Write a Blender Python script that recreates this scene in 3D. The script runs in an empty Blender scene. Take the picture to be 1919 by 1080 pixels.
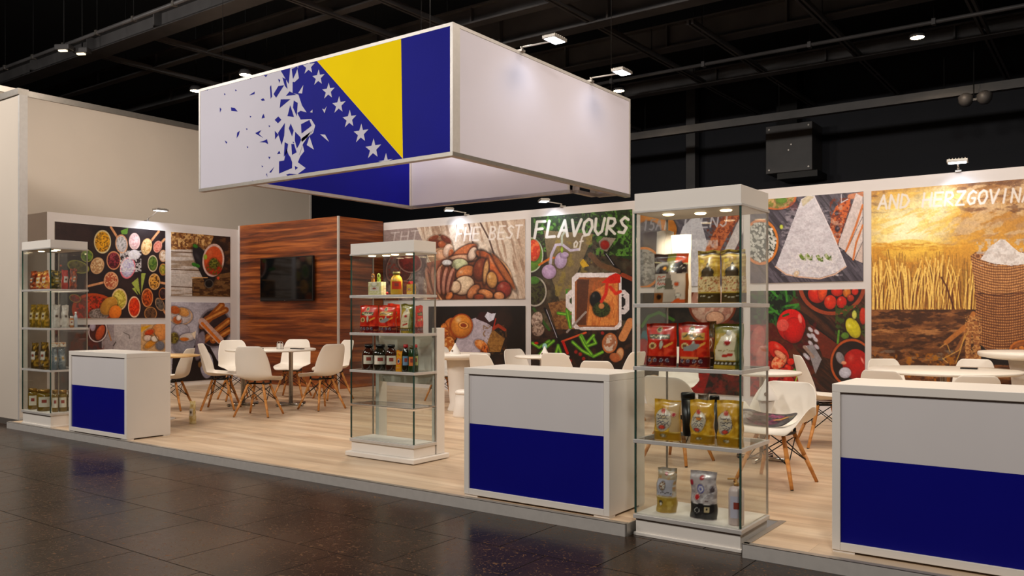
import bpy, math, random
import numpy as np
from mathutils import Vector, Matrix
S = bpy.context.scene
COL = S.collection
random.seed(7)
RNG = np.random.RandomState(11)

# ---------------------------------------------------------------- camera, world, exposure
YAW = math.radians(36.0)
FPX, CX, HY, CAMZ = 1574.5, 959.5, 588.0, 1.22      # the stand's floor is z = 0, the hall floor z = -0.07
cam = bpy.data.cameras.new('camera'); cam_ob = bpy.data.objects.new('camera', cam); COL.objects.link(cam_ob)
cam_ob.location = (0, 0, CAMZ); cam_ob.rotation_euler = (math.radians(90), 0, YAW)
cam.sensor_width = 36.0; cam.lens = FPX / 1919 * 36.0
cam.shift_y = (HY - 540) / 1919; cam.clip_end = 200
S.camera = cam_ob
w = bpy.data.worlds.new('hall_air'); S.world = w; w.use_nodes = True
w.node_tree.nodes['Background'].inputs[0].default_value = (1.0, 0.9, 0.8, 1)
w.node_tree.nodes['Background'].inputs[1].default_value = 0.030
S.view_settings.view_transform = 'Standard'; S.view_settings.look = 'None'
S.view_settings.exposure = 0.0; S.view_settings.gamma = 1.0; S.view_settings.use_curve_mapping = False
S.cycles.transparent_max_bounces = 32; S.cycles.max_bounces = 10; S.cycles.diffuse_bounces = 4
S.cycles.caustics_reflective = False; S.cycles.caustics_refractive = False
S.cycles.sample_clamp_indirect = 4.0

def lamp(kind, name, loc, energy, color, size=0.3, target=None, spot=None, blend=0.6):
    l = bpy.data.lights.new(name, kind); l.energy = energy; l.color = color
    if kind == 'AREA': l.shape = 'DISK'; l.size = size
    else: l.shadow_soft_size = size
    if spot: l.spot_size = math.radians(spot); l.spot_blend = blend
    o = bpy.data.objects.new(name, l); COL.objects.link(o); o.location = loc
    if target is not None:
        o.rotation_euler = (Vector(target) - Vector(loc)).to_track_quat('-Z', 'Y').to_euler()
    return o
WARM = (1.0, 0.86, 0.72); WARMER = (1.0, 0.76, 0.55); COOL = (0.78, 0.86, 1.0); NEUT = (1.0, 0.93, 0.86)
# unseen area lamps added high over the aisle and the stand, without fixtures
lamp('AREA', 'aisle_fill', (-13.2, 1.2, 5.6), 170, NEUT, 0.9, (-12.6, 6.0, 1.8))  # extra lamp added to brighten the left walls and counter front
for x, y in ((-9.5, 0.0), (-4.5, -0.8), (0.8, 0.2)):
    lamp('AREA', 'aisle_fill', (x, y, 5.6), 200, NEUT, 0.9, (x - 1.0, 5.2, 0.4))
for x, y, s_, e_ in ((-10.6, 6.6, 0.7, 105), (-7.0, 7.4, 0.7, 140), (-2.0, 7.4, 2.0, 180), (1.4, 6.6, 2.4, 150)):
    lamp('AREA', 'stand_fill', (x, y, 5.7), e_, WARM, s_, (x, y + 0.3, 0))  # unseen lamps added over the stand, the right ones broadened to soften shadows

# ---------------------------------------------------------------- from a photo point to a place in the hall
Rv = (math.cos(YAW), math.sin(YAW)); Fv = (-math.sin(YAW), math.cos(YAW))
def ray(u):
    k = (u - CX) / FPX
    return Fv[0] + Rv[0] * k, Fv[1] + Rv[1] * k
def at_y(u, v, Y):
    dx, dy = ray(u); d = Y / dy
    return dx * d, CAMZ - (v - HY) * d / FPX
def at_x(u, v, X):
    dx, dy = ray(u); d = X / dx
    return dy * d, CAMZ - (v - HY) * d / FPX
def at_z(u, v, z):
    dx, dy = ray(u); d = FPX * (CAMZ - z) / (v - HY)
    return dx * d, dy * d
def at_d(u, d):
    dx, dy = ray(u); return dx * d, dy * d

# ---------------------------------------------------------------- materials
def lin(c):
    c = np.asarray(c, float)
    return np.where(c <= 0.04045, c / 12.92, ((c + 0.055) / 1.055) ** 2.4)
def rgb(r, g, b):
    l = lin(np.array([r, g, b]) / 255.0); return (float(l[0]), float(l[1]), float(l[2]), 1)
MATS = {}
def mat(name, col, rough=0.5, metal=0.0, var=0.05, scale=6.0, emit=0.0, bump=0.0, spec=0.5, coat=0.0):
    if name in MATS: return MATS[name]
    m = bpy.data.materials.new(name); m.use_nodes = True; nt = m.node_tree; b = nt.nodes['Principled BSDF']
    b.inputs['Roughness'].default_value = rough; b.inputs['Metallic'].default_value = metal
    b.inputs['Specular IOR Level'].default_value = spec; b.inputs['Coat Weight'].default_value = coat
    tc = nt.nodes.new('ShaderNodeTexCoord'); n = nt.nodes.new('ShaderNodeTexNoise'); n.inputs['Scale'].default_value = scale
    n.inputs['Detail'].default_value = 3
    nt.links.new(tc.outputs['Object'], n.inputs['Vector'])
    r = nt.nodes.new('ShaderNodeValToRGB'); nt.links.new(n.outputs['Fac'], r.inputs['Fac'])
    c = rgb(*col)
    r.color_ramp.elements[0].position = 0.3; r.color_ramp.elements[1].position = 0.7
    r.color_ramp.elements[0].color = (c[0] * (1 - var), c[1] * (1 - var), c[2] * (1 - var), 1)
    r.color_ramp.elements[1].color = (min(1, c[0] * (1 + var)), min(1, c[1] * (1 + var)), min(1, c[2] * (1 + var)), 1)
    nt.links.new(r.outputs[0], b.inputs['Base Color'])
    if emit:
        b.inputs['Emission Color'].default_value = c; b.inputs['Emission Strength'].default_value = emit
    if bump:
        bp = nt.nodes.new('ShaderNodeBump'); bp.inputs['Strength'].default_value = bump; bp.inputs['Distance'].default_value = 0.01
        nt.links.new(n.outputs['Fac'], bp.inputs['Height']); nt.links.new(bp.outputs[0], b.inputs['Normal'])
    MATS[name] = m; return m
def glass(name, tint, refl=1.0):
    m = bpy.data.materials.new(name); m.use_nodes = True; nt = m.node_tree; nt.nodes.clear()
    o = nt.nodes.new('ShaderNodeOutputMaterial'); mx = nt.nodes.new('ShaderNodeMixShader')
    t = nt.nodes.new('ShaderNodeBsdfTransparent'); t.inputs[0].default_value = tint
    g = nt.nodes.new('ShaderNodeBsdfGlossy'); g.inputs['Roughness'].default_value = 0.02
    f = nt.nodes.new('ShaderNodeLayerWeight'); f.inputs[0].default_value = 0.5
    q = nt.nodes.new('ShaderNodeMath'); q.operation = 'POWER'; q.inputs[1].default_value = 4.5
    k = nt.nodes.new('ShaderNodeMath'); k.operation = 'MULTIPLY_ADD'; k.inputs[1].default_value = 0.8 * refl; k.inputs[2].default_value = 0.035 * refl
    nt.links.new(f.outputs['Facing'], q.inputs[0]); nt.links.new(q.outputs[0], k.inputs[0]); nt.links.new(k.outputs[0], mx.inputs[0])
    nt.links.new(t.outputs[0], mx.inputs[1]); nt.links.new(g.outputs[0], mx.inputs[2]); nt.links.new(mx.outputs[0], o.inputs[0])
    MATS[name] = m; return m
def printed(name, rough=0.4, coat=0.0, metal=0.0):
    m = bpy.data.materials.new(name); m.use_nodes = True; nt = m.node_tree; b = nt.nodes['Principled BSDF']
    a = nt.nodes.new('ShaderNodeAttribute'); a.attribute_name = 'print'
    nt.links.new(a.outputs['Color'], b.inputs['Base Color']); b.inputs['Roughness'].default_value = rough
    b.inputs['Coat Weight'].default_value = coat; b.inputs['Metallic'].default_value = metal
    return m
def wood(name, dark, mid, light, rough, axis='X', planks=False, sc=1.0):
    """board or veneer whose grain runs along the given object axis"""
    m = bpy.data.materials.new(name); m.use_nodes = True; nt = m.node_tree; b = nt.nodes['Principled BSDF']; L = nt.links
    tc = nt.nodes.new('ShaderNodeTexCoord'); mp = nt.nodes.new('ShaderNodeMapping')
    st = {'X': (0.55, 0.55 * 12, 12), 'Y': (12, 0.8, 12), 'XY': (0.75, 0.75, 15.0)}[axis]
    mp.inputs['Scale'].default_value = tuple(sc * q for q in st)
    L.new(tc.outputs['Object'], mp.inputs[0])
    n = nt.nodes.new('ShaderNodeTexNoise'); n.inputs['Scale'].default_value = 1.0; n.inputs['Detail'].default_value = 7
    n.inputs['Roughness'].default_value = 0.62; n.inputs['Distortion'].default_value = 0.6
    L.new(mp.outputs[0], n.inputs['Vector'])
    r = nt.nodes.new('ShaderNodeValToRGB'); L.new(n.outputs['Fac'], r.inputs[0])
    e = r.color_ramp.elements; e[0].position = 0.33; e[0].color = rgb(*dark); e[1].position = 0.68; e[1].color = rgb(*light)
    x = e.new(0.5); x.color = rgb(*mid)
    out = r.outputs[0]
    if planks:
        br = nt.nodes.new('ShaderNodeTexBrick'); br.inputs['Scale'].default_value = 1.0
        br.inputs['Brick Width'].default_value = 1.3; br.inputs['Row Height'].default_value = 0.19
        br.inputs['Mortar Size'].default_value = 0.0015; br.inputs['Color1'].default_value = (0.84, 0.84, 0.84, 1)
        br.inputs['Color2'].default_value = (1.0, 0.98, 0.96, 1); br.inputs['Mortar'].default_value = (0.66, 0.62, 0.58, 1)
        L.new(tc.outputs['Object'], br.inputs['Vector'])
        mm = nt.nodes.new('ShaderNodeMix'); mm.data_type = 'RGBA'; mm.blend_type = 'MULTIPLY'; mm.inputs[0].default_value = 1
        L.new(out, mm.inputs[6]); L.new(br.outputs['Color'], mm.inputs[7]); out = mm.outputs[2]
    L.new(out, b.inputs['Base Color']); b.inputs['Roughness'].default_value = rough
    MATS[name] = m; return m
WHITE = mat('white_laminate', (226, 219, 210), 0.42, var=0.02, scale=2)
WHITE2 = mat('white_panel', (208, 203, 202), 0.5, var=0.03, scale=1.5)
BEIGE = mat('beige_wall_paint', (198, 186, 172), 0.75, var=0.03, scale=1.2)
BLUE = mat('blue_gloss_film', (10, 12, 118), 0.28, var=0.04, scale=2)
FLAGBLUE = mat('flag_blue_fabric', (3, 5, 134), 0.6, var=0.10, scale=1.3, spec=0.15)
FLAGYEL = mat('flag_yellow_fabric', (250, 216, 0), 0.75, var=0.06, scale=1.0, spec=0.1)
FABRIC = mat('white_banner_fabric', (204, 200, 212), 0.7, var=0.03, scale=1.0)
ALU = mat('brushed_aluminium', (178, 172, 164), 0.38, 0.85, var=0.05, scale=20)
ALUW = mat('pale_aluminium', (205, 200, 194), 0.42, 0.35, var=0.04, scale=20)
CHROME = mat('chrome', (190, 186, 180), 0.15, 1.0, var=0.02)
BLACKM = mat('black_metal', (22, 21, 20), 0.45, 0.3, var=0.1)
BLACKP = mat('black_plastic', (12, 12, 13), 0.3, var=0.1)
CEILB = mat('black_ceiling_paint', (13, 13, 14), 0.8, var=0.15, scale=0.8)
STEEL = mat('dark_painted_steel', (84, 82, 82), 0.45, 0.0, var=0.25, scale=1.5)
HALLW = mat('dark_blue_hall_wall', (26, 29, 38), 0.7, var=0.15, scale=0.6)
SHELL = mat('white_chair_plastic', (232, 224, 212), 0.38, var=0.015, scale=3)
LEGW = wood('beech_leg', (176, 112, 50), (205, 138, 68), (222, 160, 88), 0.45, 'XY')
WALN = wood('walnut_veneer', (58, 26, 13), (122, 60, 26), (182, 104, 48), 0.38, 'XY', sc=0.9)
OAK = wood('pale_oak_laminate', (184, 156, 128), (208, 182, 152), (224, 202, 174), 0.36, 'X', planks=True)
TABW = mat('white_table_laminate', (234, 226, 214), 0.35, var=0.02)
GLASS = glass('clear_glass', (0.955, 0.97, 0.96, 1), 1.0)
GREEN = mat('green_glass_edge', (42, 70, 62), 0.15, var=0.05)
LAMPW = mat('warm_lamp_lens', (255, 226, 180), 0.4, emit=9.0)
LAMPC = mat('cool_lamp_lens', (235, 242, 255), 0.4, emit=9.0)
LAMPH = mat('spot_lens', (255, 220, 170), 0.4, emit=60.0)

# ---------------------------------------------------------------- mesh helpers
class MB:
    def __init__(s): s.v = []; s.f = []; s.m = []; s.mats = []; s.smooth = []
    def mi(s, m):
        if m not in s.mats: s.mats.append(m)
        return s.mats.index(m)
    def add(s, vs, fs, m, smooth=False):
        k = len(s.v); s.v += [tuple(p) for p in vs]; i = s.mi(m)
        for f in fs: s.f.append([k + a for a in f]); s.m.append(i); s.smooth.append(smooth)
        return s
    def box(s, x0, x1, y0, y1, z0, z1, m):
        v = [(x0, y0, z0), (x1, y0, z0), (x1, y1, z0), (x0, y1, z0), (x0, y0, z1), (x1, y0, z1), (x1, y1, z1), (x0, y1, z1)]
        return s.add(v, [(0, 3, 2, 1), (4, 5, 6, 7), (0, 1, 5, 4), (1, 2, 6, 5), (2, 3, 7, 6), (3, 0, 4, 7)], m)
    def tube(s, p, q, r0, m, r1=None, n=10, cap=True):
        r1 = r0 if r1 is None else r1; p = Vector(p); q = Vector(q); a = (q - p).normalized()
        b = a.orthogonal().normalized(); c = a.cross(b); v = []
        for P, r in ((p, r0), (q, r1)):
            for i in range(n):
                t = 2 * math.pi * i / n; v.append(P + (b * math.cos(t) + c * math.sin(t)) * r)
        f = [(i, (i + 1) % n, n + (i + 1) % n, n + i) for i in range(n)]
        s.add(v, f, m, True)
        if cap:
            k = len(s.v) - 2 * n; i = s.mi(m)
            s.f.append([k + j for j in range(n - 1, -1, -1)]); s.m.append(i); s.smooth.append(False)
            s.f.append([k + n + j for j in range(n)]); s.m.append(i); s.smooth.append(False)
        return s
    def path(s, pts, r, m, n=6):
        for a, b in zip(pts[:-1], pts[1:]): s.tube(a, b, r, m, n=n)
        return s
    def lathe(s, prof, m, cx=0, cy=0, n=24, sx=1.0, sy=1.0, smooth=True):
        v = []; f = []
        for r, z in prof:
            for i in range(n):
                t = 2 * math.pi * i / n; v.append((cx + r * sx * math.cos(t), cy + r * sy * math.sin(t), z))
        for j in range(len(prof) - 1):
            for i in range(n):
                f.append((j * n + i, j * n + (i + 1) % n, (j + 1) * n + (i + 1) % n, (j + 1) * n + i))
        if prof[0][0] > 1e-4: f.append(tuple(range(n - 1, -1, -1)))
        if prof[-1][0] > 1e-4: f.append(tuple((len(prof) - 1) * n + i for i in range(n)))
        return s.add(v, f, m, smooth)
    def build(s, name, parent=None, bevel=0, sub=0, solid=0, segs=2):
        me = bpy.data.meshes.new(name); me.from_pydata(s.v, [], s.f); me.update()
        for m in s.mats: me.materials.append(m)
        me.polygons.foreach_set('material_index', s.m); me.polygons.foreach_set('use_smooth', s.smooth)
        o = bpy.data.objects.new(name, me); COL.objects.link(o)
        if parent: o.parent = parent
        if solid:
            d = o.modifiers.new('thick', 'SOLIDIFY'); d.thickness = solid; d.offset = 0
        if bevel:
            d = o.modifiers.new('bevel', 'BEVEL'); d.width = bevel; d.segments = segs; d.limit_method = 'ANGLE'
        if sub:
            d = o.modifiers.new('sub', 'SUBSURF'); d.levels = sub; d.render_levels = sub
        return o
def tag(o, label=None, cat=None, group=None, kind=None):
    if label: o['label'] = label
    if cat: o['category'] = cat
    if group: o['group'] = group
    if kind: o['kind'] = kind
    return o
def empty(name, loc, rz=0.0, label=None, cat=None, group=None):
    o = bpy.data.objects.new(name, None); COL.objects.link(o); o.location = loc; o.rotation_euler = (0, 0, rz)
    o.empty_display_size = 0.1
    return tag(o, label, cat, group)
def copy_tree(o, parent=None):
    c = o.copy(); COL.objects.link(c)
    if parent: c.parent = parent
    for ch in list(o.children): copy_tree(ch, c)
    return c
def struct(mb, name, **k):
    return tag(mb.build(name, **k), kind='structure')

# ---------------------------------------------------------------- printed pictures: colours kept on the mesh of the print
def hsh(ix, iy, seed):
    n = (ix * 374761393 + iy * 668265263 + seed * 974711) & 0x7fffffff
    n = ((n ^ (n >> 13)) * 1274126177) & 0x7fffffff
    return ((n ^ (n >> 16)) & 0xffff) / 65535.0
def vnoise(x, y, seed=0):
    ix = np.floor(x).astype(np.int64); iy = np.floor(y).astype(np.int64); fx = x - ix; fy = y - iy
    fx = fx * fx * (3 - 2 * fx); fy = fy * fy * (3 - 2 * fy)
    a = hsh(ix, iy, seed); b = hsh(ix + 1, iy, seed); c = hsh(ix, iy + 1, seed); d = hsh(ix + 1, iy + 1, seed)
    return (a * (1 - fx) + b * fx) * (1 - fy) + (c * (1 - fx) + d * fx) * fy
def fbm(x, y, seed=0, o=4):
    t = 0; a = 0.5; s = 0
    for i in range(o):
        t = t + a * vnoise(x * 2 ** i, y * 2 ** i, seed + i); s += a; a *= 0.55
    return t / s
class Pic:
    def __init__(s, ucol, V):
        s.u = np.asarray(ucol, float); s.V = V; s.U = np.broadcast_to(s.u, V.shape); s.C = np.zeros(V.shape + (3,)); s.seed = 1
    def sl(s, a, b):
        return slice(int(np.searchsorted(s.u, a)), int(np.searchsorted(s.u, b)))
    def put(s, k, a, col):
        c = np.asarray(col, float) / 255.0
        s.C[:, k] = s.C[:, k] * (1 - a[..., None]) + c * a[..., None]
    def fill(s, col): s.C[:] = np.asarray(col, float) / 255.0
    def rect(s, u0, u1, v0, v1, col, al=1.0):
        k = s.sl(u0, u1); a = ((s.V[:, k] > v0) & (s.V[:, k] < v1)) * al; s.put(k, a, col)
    def grad(s, u0, u1, v0, v1, c0, c1):
        k = s.sl(u0, u1); V = s.V[:, k]; t = np.clip((V - v0) / (v1 - v0), 0, 1)[..., None]; m = ((V >= v0) & (V <= v1))[..., None]
        c = (np.asarray(c0, float) * (1 - t) + np.asarray(c1, float) * t) / 255
        s.C[:, k] = np.where(m, c, s.C[:, k])
    def noise(s, u0, u1, v0, v1, sx, sy, col, amt=0.5, lo=0.5, hi=0.7, ang=0.0):
        s.seed += 7; k = s.sl(u0, u1); U = s.U[:, k]; V = s.V[:, k]
        ca, sa = math.cos(ang), math.sin(ang)
        n = fbm((U * ca + V * sa) / sx, (-U * sa + V * ca) / sy, s.seed)
        a = np.clip((n - lo) / (hi - lo), 0, 1) * amt * ((V >= v0) & (V <= v1)); s.put(k, a, col)
    def ell(s, cx, cy, rx, ry, col, ang=0.0, rim=None, rw=0.15, tex=None, al=1.0, hl=0.12, sh=0.3):
        R = max(rx, ry) + 2; k = s.sl(cx - R, cx + R); U = s.U[:, k] - cx; V = s.V[:, k] - cy
        if U.shape[1] == 0: return
        ca, sa = math.cos(ang), math.sin(ang); x = (U * ca + V * sa) / rx; y = (-U * sa + V * ca) / ry
        r = np.sqrt(x * x + y * y); e = 1.2 / min(rx, ry)
        if min(rx, ry) > 4 and al > 0.75: s.put(k, np.clip(1 - np.abs(r - 1) / (2.0 / min(rx, ry)), 0, 1) * (r > 0.98) * 0.3, (20, 10, 8))
        a = np.clip((1 - r) / e, 0, 1) * al
        if rim is not None:
            s.put(k, a, rim); a = np.clip((1 - rw - r) / e, 0, 1) * al
        s.put(k, a, col)
        if tex is not None:
            s.seed += 3; n = fbm(U / tex[1] + cx, V / tex[1] + cy, s.seed, 2)
            s.put(k, a * np.clip((n - 0.48) / 0.12, 0, 1) * (tex[2] if len(tex) > 2 else 0.8), tex[0])
        if sh: s.put(k, a * np.clip(r * r * (0.5 + 0.5 * y), 0, 1) * sh, (30, 12, 8))
        if hl:
            q = np.sqrt((x + 0.35) ** 2 + (y + 0.4) ** 2); s.put(k, a * np.clip(1 - q / 0.35, 0, 1) * hl, (255, 240, 230))
    def poly(s, pts, col, al=1.0):
        P = np.asarray(pts, float); k = s.sl(P[:, 0].min(), P[:, 0].max()); U = s.U[:, k]; V = s.V[:, k]
        ins = np.zeros(U.shape, bool); n = len(P)
        for i in range(n):
            x0, y0 = P[i]; x1, y1 = P[(i + 1) % n]
            if y0 == y1: continue
            c = ((y0 > V) != (y1 > V)) & (U < (x1 - x0) * (V - y0) / (y1 - y0) + x0); ins ^= c
        s.put(k, ins * al, col)
    def stroke(s, pts, wd, col, al=1.0):
        P = np.asarray(pts, float); k = s.sl(P[:, 0].min() - wd, P[:, 0].max() + wd); U = s.U[:, k]; V = s.V[:, k]
        D = np.full(U.shape, 1e9)
        for (x0, y0), (x1, y1) in zip(P[:-1], P[1:]):
            dx, dy = x1 - x0, y1 - y0; L = dx * dx + dy * dy + 1e-9
            t = np.clip(((U - x0) * dx + (V - y0) * dy) / L, 0, 1)
            D = np.minimum(D, np.hypot(U - x0 - t * dx, V - y0 - t * dy))
        s.put(k, np.clip((wd / 2 - D) / 0.8 + 0.5, 0, 1) * al, col)
def finish(p, amp=0.15, sat=1.0, gain=0.95):
    n = fbm(p.U / 2.4, p.V / 2.4, 31, 3); m = fbm(p.U / 10, p.V / 10, 57, 3)
    k = (1 + amp * (n - 0.5) * 1.5) * (1 + amp * 0.8 * (m - 0.5)) * gain
    g = p.C.mean(axis=2, keepdims=True); q = np.clip((g + (p.C - g) * sat) * k[..., None], 0, 1); p.C = q * 0.5 + 0.5 * q * q * (3 - 2 * q)
FONT = {'A': [[(0, 0), (.5, 1), (1, 0)], [(.2, .38), (.8, .38)]], 'N': [[(0, 0), (.05, 1), (.9, 0), (.95, 1)]],
 'D': [[(0, 0), (.05, 1), (.6, .9), (.95, .5), (.6, .08), (0, 0)]], 'H': [[(0, 0), (.05, 1)], [(.9, 0), (.95, 1)], [(.02, .5), (.92, .5)]],
 'E': [[(.9, 0), (0, 0), (.05, 1), (.95, 1)], [(.03, .5), (.8, .5)]], 'R': [[(0, 0), (.05, 1), (.7, .95), (.85, .72), (.6, .5), (.05, .48), (.95, 0)]],
 'Z': [[(.05, 1), (.95, 1), (0, 0), (.95, 0)]], 'G': [[(.95, .85), (.6, 1), (.15, .75), (.05, .3), (.4, 0), (.85, .1), (.9, .45), (.55, .45)]],
 'O': [[(.5, 1), (.1, .8), (0, .4), (.3, 0), (.7, .05), (1, .5), (.85, .9), (.5, 1)]], 'V': [[(0, 1), (.45, 0), (1, 1)]],
 'I': [[(.4, 0), (.5, 1)]], 'F': [[(0, 0), (.08, 1), (.95, 1)], [(.04, .52), (.75, .55)]], 'L': [[(.1, 1), (0, 0), (.9, .02)]],
 'U': [[(0, 1), (.02, .3), (.4, 0), (.8, .2), (.95, 1)]], 'S': [[(.95, .85), (.55, 1), (.15, .8), (.4, .55), (.85, .35), (.6, .03), (.05, .1)]],
 'B': [[(0, 0), (.05, 1), (.6, .95), (.75, .75), (.5, .55), (.05, .52), (.7, .45), (.9, .2), (.6, 0), (0, 0)]], 'T': [[(0, 1), (1, 1)], [(.45, 0), (.5, 1)]],
 'o': [[(.5, .6), (.1, .4), (.2, .05), (.7, .05), (.9, .4), (.5, .6)]], 'f': [[(.9, 1), (.6, 1), (.4, .7), (.2, -.3)], [(.1, .5), (.8, .52)]],
 'J': [[(.8, 1), (.75, .2), (.4, 0), (.05, .2)]], 'M': [[(0, 0), (.15, 1), (.5, .3), (.85, 1), (1, 0)]], 'K': [[(0, 0), (.05, 1)], [(.9, 1), (.05, .45), (.95, 0)]],
 '1': [[(.3, .8), (.5, 1), (.45, 0)]], '5': [[(.9, 1), (.2, 1), (.15, .6), (.7, .6), (.85, .25), (.5, 0), (.05, .08)]]}
def write(p, txt, a, b, h, wd, col, al=1.0, slant=0.12):
    """letters from photo point a to b (baseline ends), h tall"""
    n = len(txt); ux, uy = (b[0] - a[0]) / n, (b[1] - a[1]) / n
    for i, ch in enumerate(txt):
        for st in FONT.get(ch, []):
            pts = [(a[0] + (i + 0.12 + 0.76 * x) * ux + y * h * slant, a[1] + (i + 0.12 + 0.76 * x) * uy - y * h) for x, y in st]
            p.stroke(pts, wd, col, al)
def grid_mesh(name, P, C, m, parent=None, smooth=False, extra=None):
    """P (nr,nc,3) points, C (nr,nc,3) sRGB colours -> one mesh carrying its print; extra = list of more (P, C) sheets"""
    sheets = [(P, C)] + (extra or [])
    vs = []; cs = []; fs = []; k = 0
    for p, c in sheets:
        nr, nc = p.shape[:2]; vs.append(p.reshape(-1, 3)); cs.append(c.reshape(-1, 3))
        i = np.arange(nr * nc).reshape(nr, nc) + k
        fs.append(np.stack([i[:-1, :-1], i[:-1, 1:], i[1:, 1:], i[1:, :-1]], -1).reshape(-1, 4)); k += nr * nc
    V = np.concatenate(vs).astype(np.float32); Cc = lin(np.clip(np.concatenate(cs), 0, 1)); F = np.concatenate(fs).astype(np.int32)
    me = bpy.data.meshes.new(name); me.vertices.add(len(V)); me.vertices.foreach_set('co', V.ravel())
    me.loops.add(F.size); me.loops.foreach_set('vertex_index', F.ravel()); me.polygons.add(len(F))
    me.polygons.foreach_set('loop_start', np.arange(0, F.size, 4, dtype=np.int32))
    me.polygons.foreach_set('use_smooth', np.full(len(F), smooth))
    me.update(calc_edges=True)
    a = me.color_attributes.new('print', 'FLOAT_COLOR', 'POINT')
    a.data.foreach_set('color', np.concatenate([Cc, np.ones((len(Cc), 1))], 1).astype(np.float32).ravel())
    me.materials.append(m); o = bpy.data.objects.new(name, me); COL.objects.link(o)
    if parent: o.parent = parent
    return o

# ================================================================ the hall
FLOORZ = -0.07
def hall_floor_mat():
    m = bpy.data.materials.new('dark_polished_stone_tiles'); m.use_nodes = True; nt = m.node_tree; b = nt.nodes['Principled BSDF']; L = nt.links
    tc = nt.nodes.new('ShaderNodeTexCoord')
    n = nt.nodes.new('ShaderNodeTexNoise'); n.inputs['Scale'].default_value = 1.1; n.inputs['Detail'].default_value = 6
    L.new(tc.outputs['Object'], n.inputs['Vector'])
    r = nt.nodes.new('ShaderNodeValToRGB'); L.new(n.outputs['Fac'], r.inputs[0])
    e = r.color_ramp.elements; e[0].position = 0.35; e[0].color = rgb(24, 19, 16); e[1].position = 0.7; e[1].color = rgb(62, 43, 30)
    br = nt.nodes.new('ShaderNodeTexBrick'); br.inputs['Scale'].default_value = 1.0; br.offset = 0.5
    br.inputs['Brick Width'].default_value = 0.62; br.inputs['Row Height'].default_value = 0.62; br.inputs['Mortar Size'].default_value = 0.0035
    br.inputs['Color1'].default_value = (0.8, 0.8, 0.8, 1); br.inputs['Color2'].default_value = (1.1, 1.05, 1, 1); br.inputs['Mortar'].default_value = (0.15, 0.14, 0.13, 1)
    L.new(tc.outputs['Object'], br.inputs['Vector'])
    mm = nt.nodes.new('ShaderNodeMix'); mm.data_type = 'RGBA'; mm.blend_type = 'MULTIPLY'; mm.inputs[0].default_value = 1
    L.new(r.outputs[0], mm.inputs[6]); L.new(br.outputs['Color'], mm.inputs[7])
    # pale scratches and flecks
    v = nt.nodes.new('ShaderNodeTexNoise'); v.inputs['Scale'].default_value = 26; v.inputs['Detail'].default_value = 3; v.inputs['Distortion'].default_value = 2.5
    L.new(tc.outputs['Object'], v.inputs['Vector'])
    r2 = nt.nodes.new('ShaderNodeValToRGB'); L.new(v.outputs['Fac'], r2.inputs[0]); r2.color_ramp.elements[0].position = 0.615; r2.color_ramp.elements[1].position = 0.665
    r2.color_ramp.elements[0].color = (0, 0, 0, 1); r2.color_ramp.elements[1].color = (0.8, 0.8, 0.8, 1)
    m2 = nt.nodes.new('ShaderNodeMix'); m2.data_type = 'RGBA'; L.new(r2.outputs[0], m2.inputs[0]); L.new(mm.outputs[2], m2.inputs[6]); m2.inputs[7].default_value = rgb(112, 80, 54)
    L.new(m2.outputs[2], b.inputs['Base Color']); 
    jm = nt.nodes.new('ShaderNodeMath'); jm.operation = 'MAXIMUM'; L.new(br.outputs['Fac'], jm.inputs[0]); L.new(r2.outputs[0], jm.inputs[1])
    sp = nt.nodes.new('ShaderNodeMapRange'); L.new(jm.outputs[0], sp.inputs[0]); sp.inputs['To Min'].default_value = 0.22; sp.inputs['To Max'].default_value = 0.06; L.new(sp.outputs[0], b.inputs['Specular IOR Level'])
    r3 = nt.nodes.new('ShaderNodeMapRange'); L.new(n.outputs['Fac'], r3.inputs[0]); r3.inputs['To Min'].default_value = 0.14; r3.inputs['To Max'].default_value = 0.34
    ra = nt.nodes.new('ShaderNodeMath'); ra.operation = 'MULTIPLY_ADD'; ra.inputs[1].default_value = 0.45; L.new(jm.outputs[0], ra.inputs[0]); L.new(r3.outputs[0], ra.inputs[2]); L.new(ra.outputs[0], b.inputs['Roughness'])
    bp = nt.nodes.new('ShaderNodeBump'); bp.inputs['Strength'].default_value = 0.22; bp.inputs['Distance'].default_value = 0.004
    n4 = nt.nodes.new('ShaderNodeTexNoise'); n4.inputs['Scale'].default_value = 9; L.new(tc.outputs['Object'], n4.inputs['Vector'])
    L.new(n4.outputs['Fac'], bp.inputs['Height']); L.new(bp.outputs[0], b.inputs['Normal'])
    return m
struct(MB().box(-30, 12, -6, 22, -0.27, FLOORZ, hall_floor_mat()), 'floor')
struct(MB().box(-30, 12, -6, 22, 7.4, 7.5, CEILB), 'ceiling')
struct(MB().box(-30, 12, 20.0, 20.2, FLOORZ, 7.4, HALLW), 'wall_far')
struct(MB().box(-30.2, -30, -6, 22, FLOORZ, 7.4, HALLW), 'wall_left')
struct(MB().box(12, 12.2, -6, 22, FLOORZ, 7.4, HALLW), 'wall_right')
struct(MB().box(-30, 12, -6.2, -6, FLOORZ, 7.4, HALLW), 'wall_behind')

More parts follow.
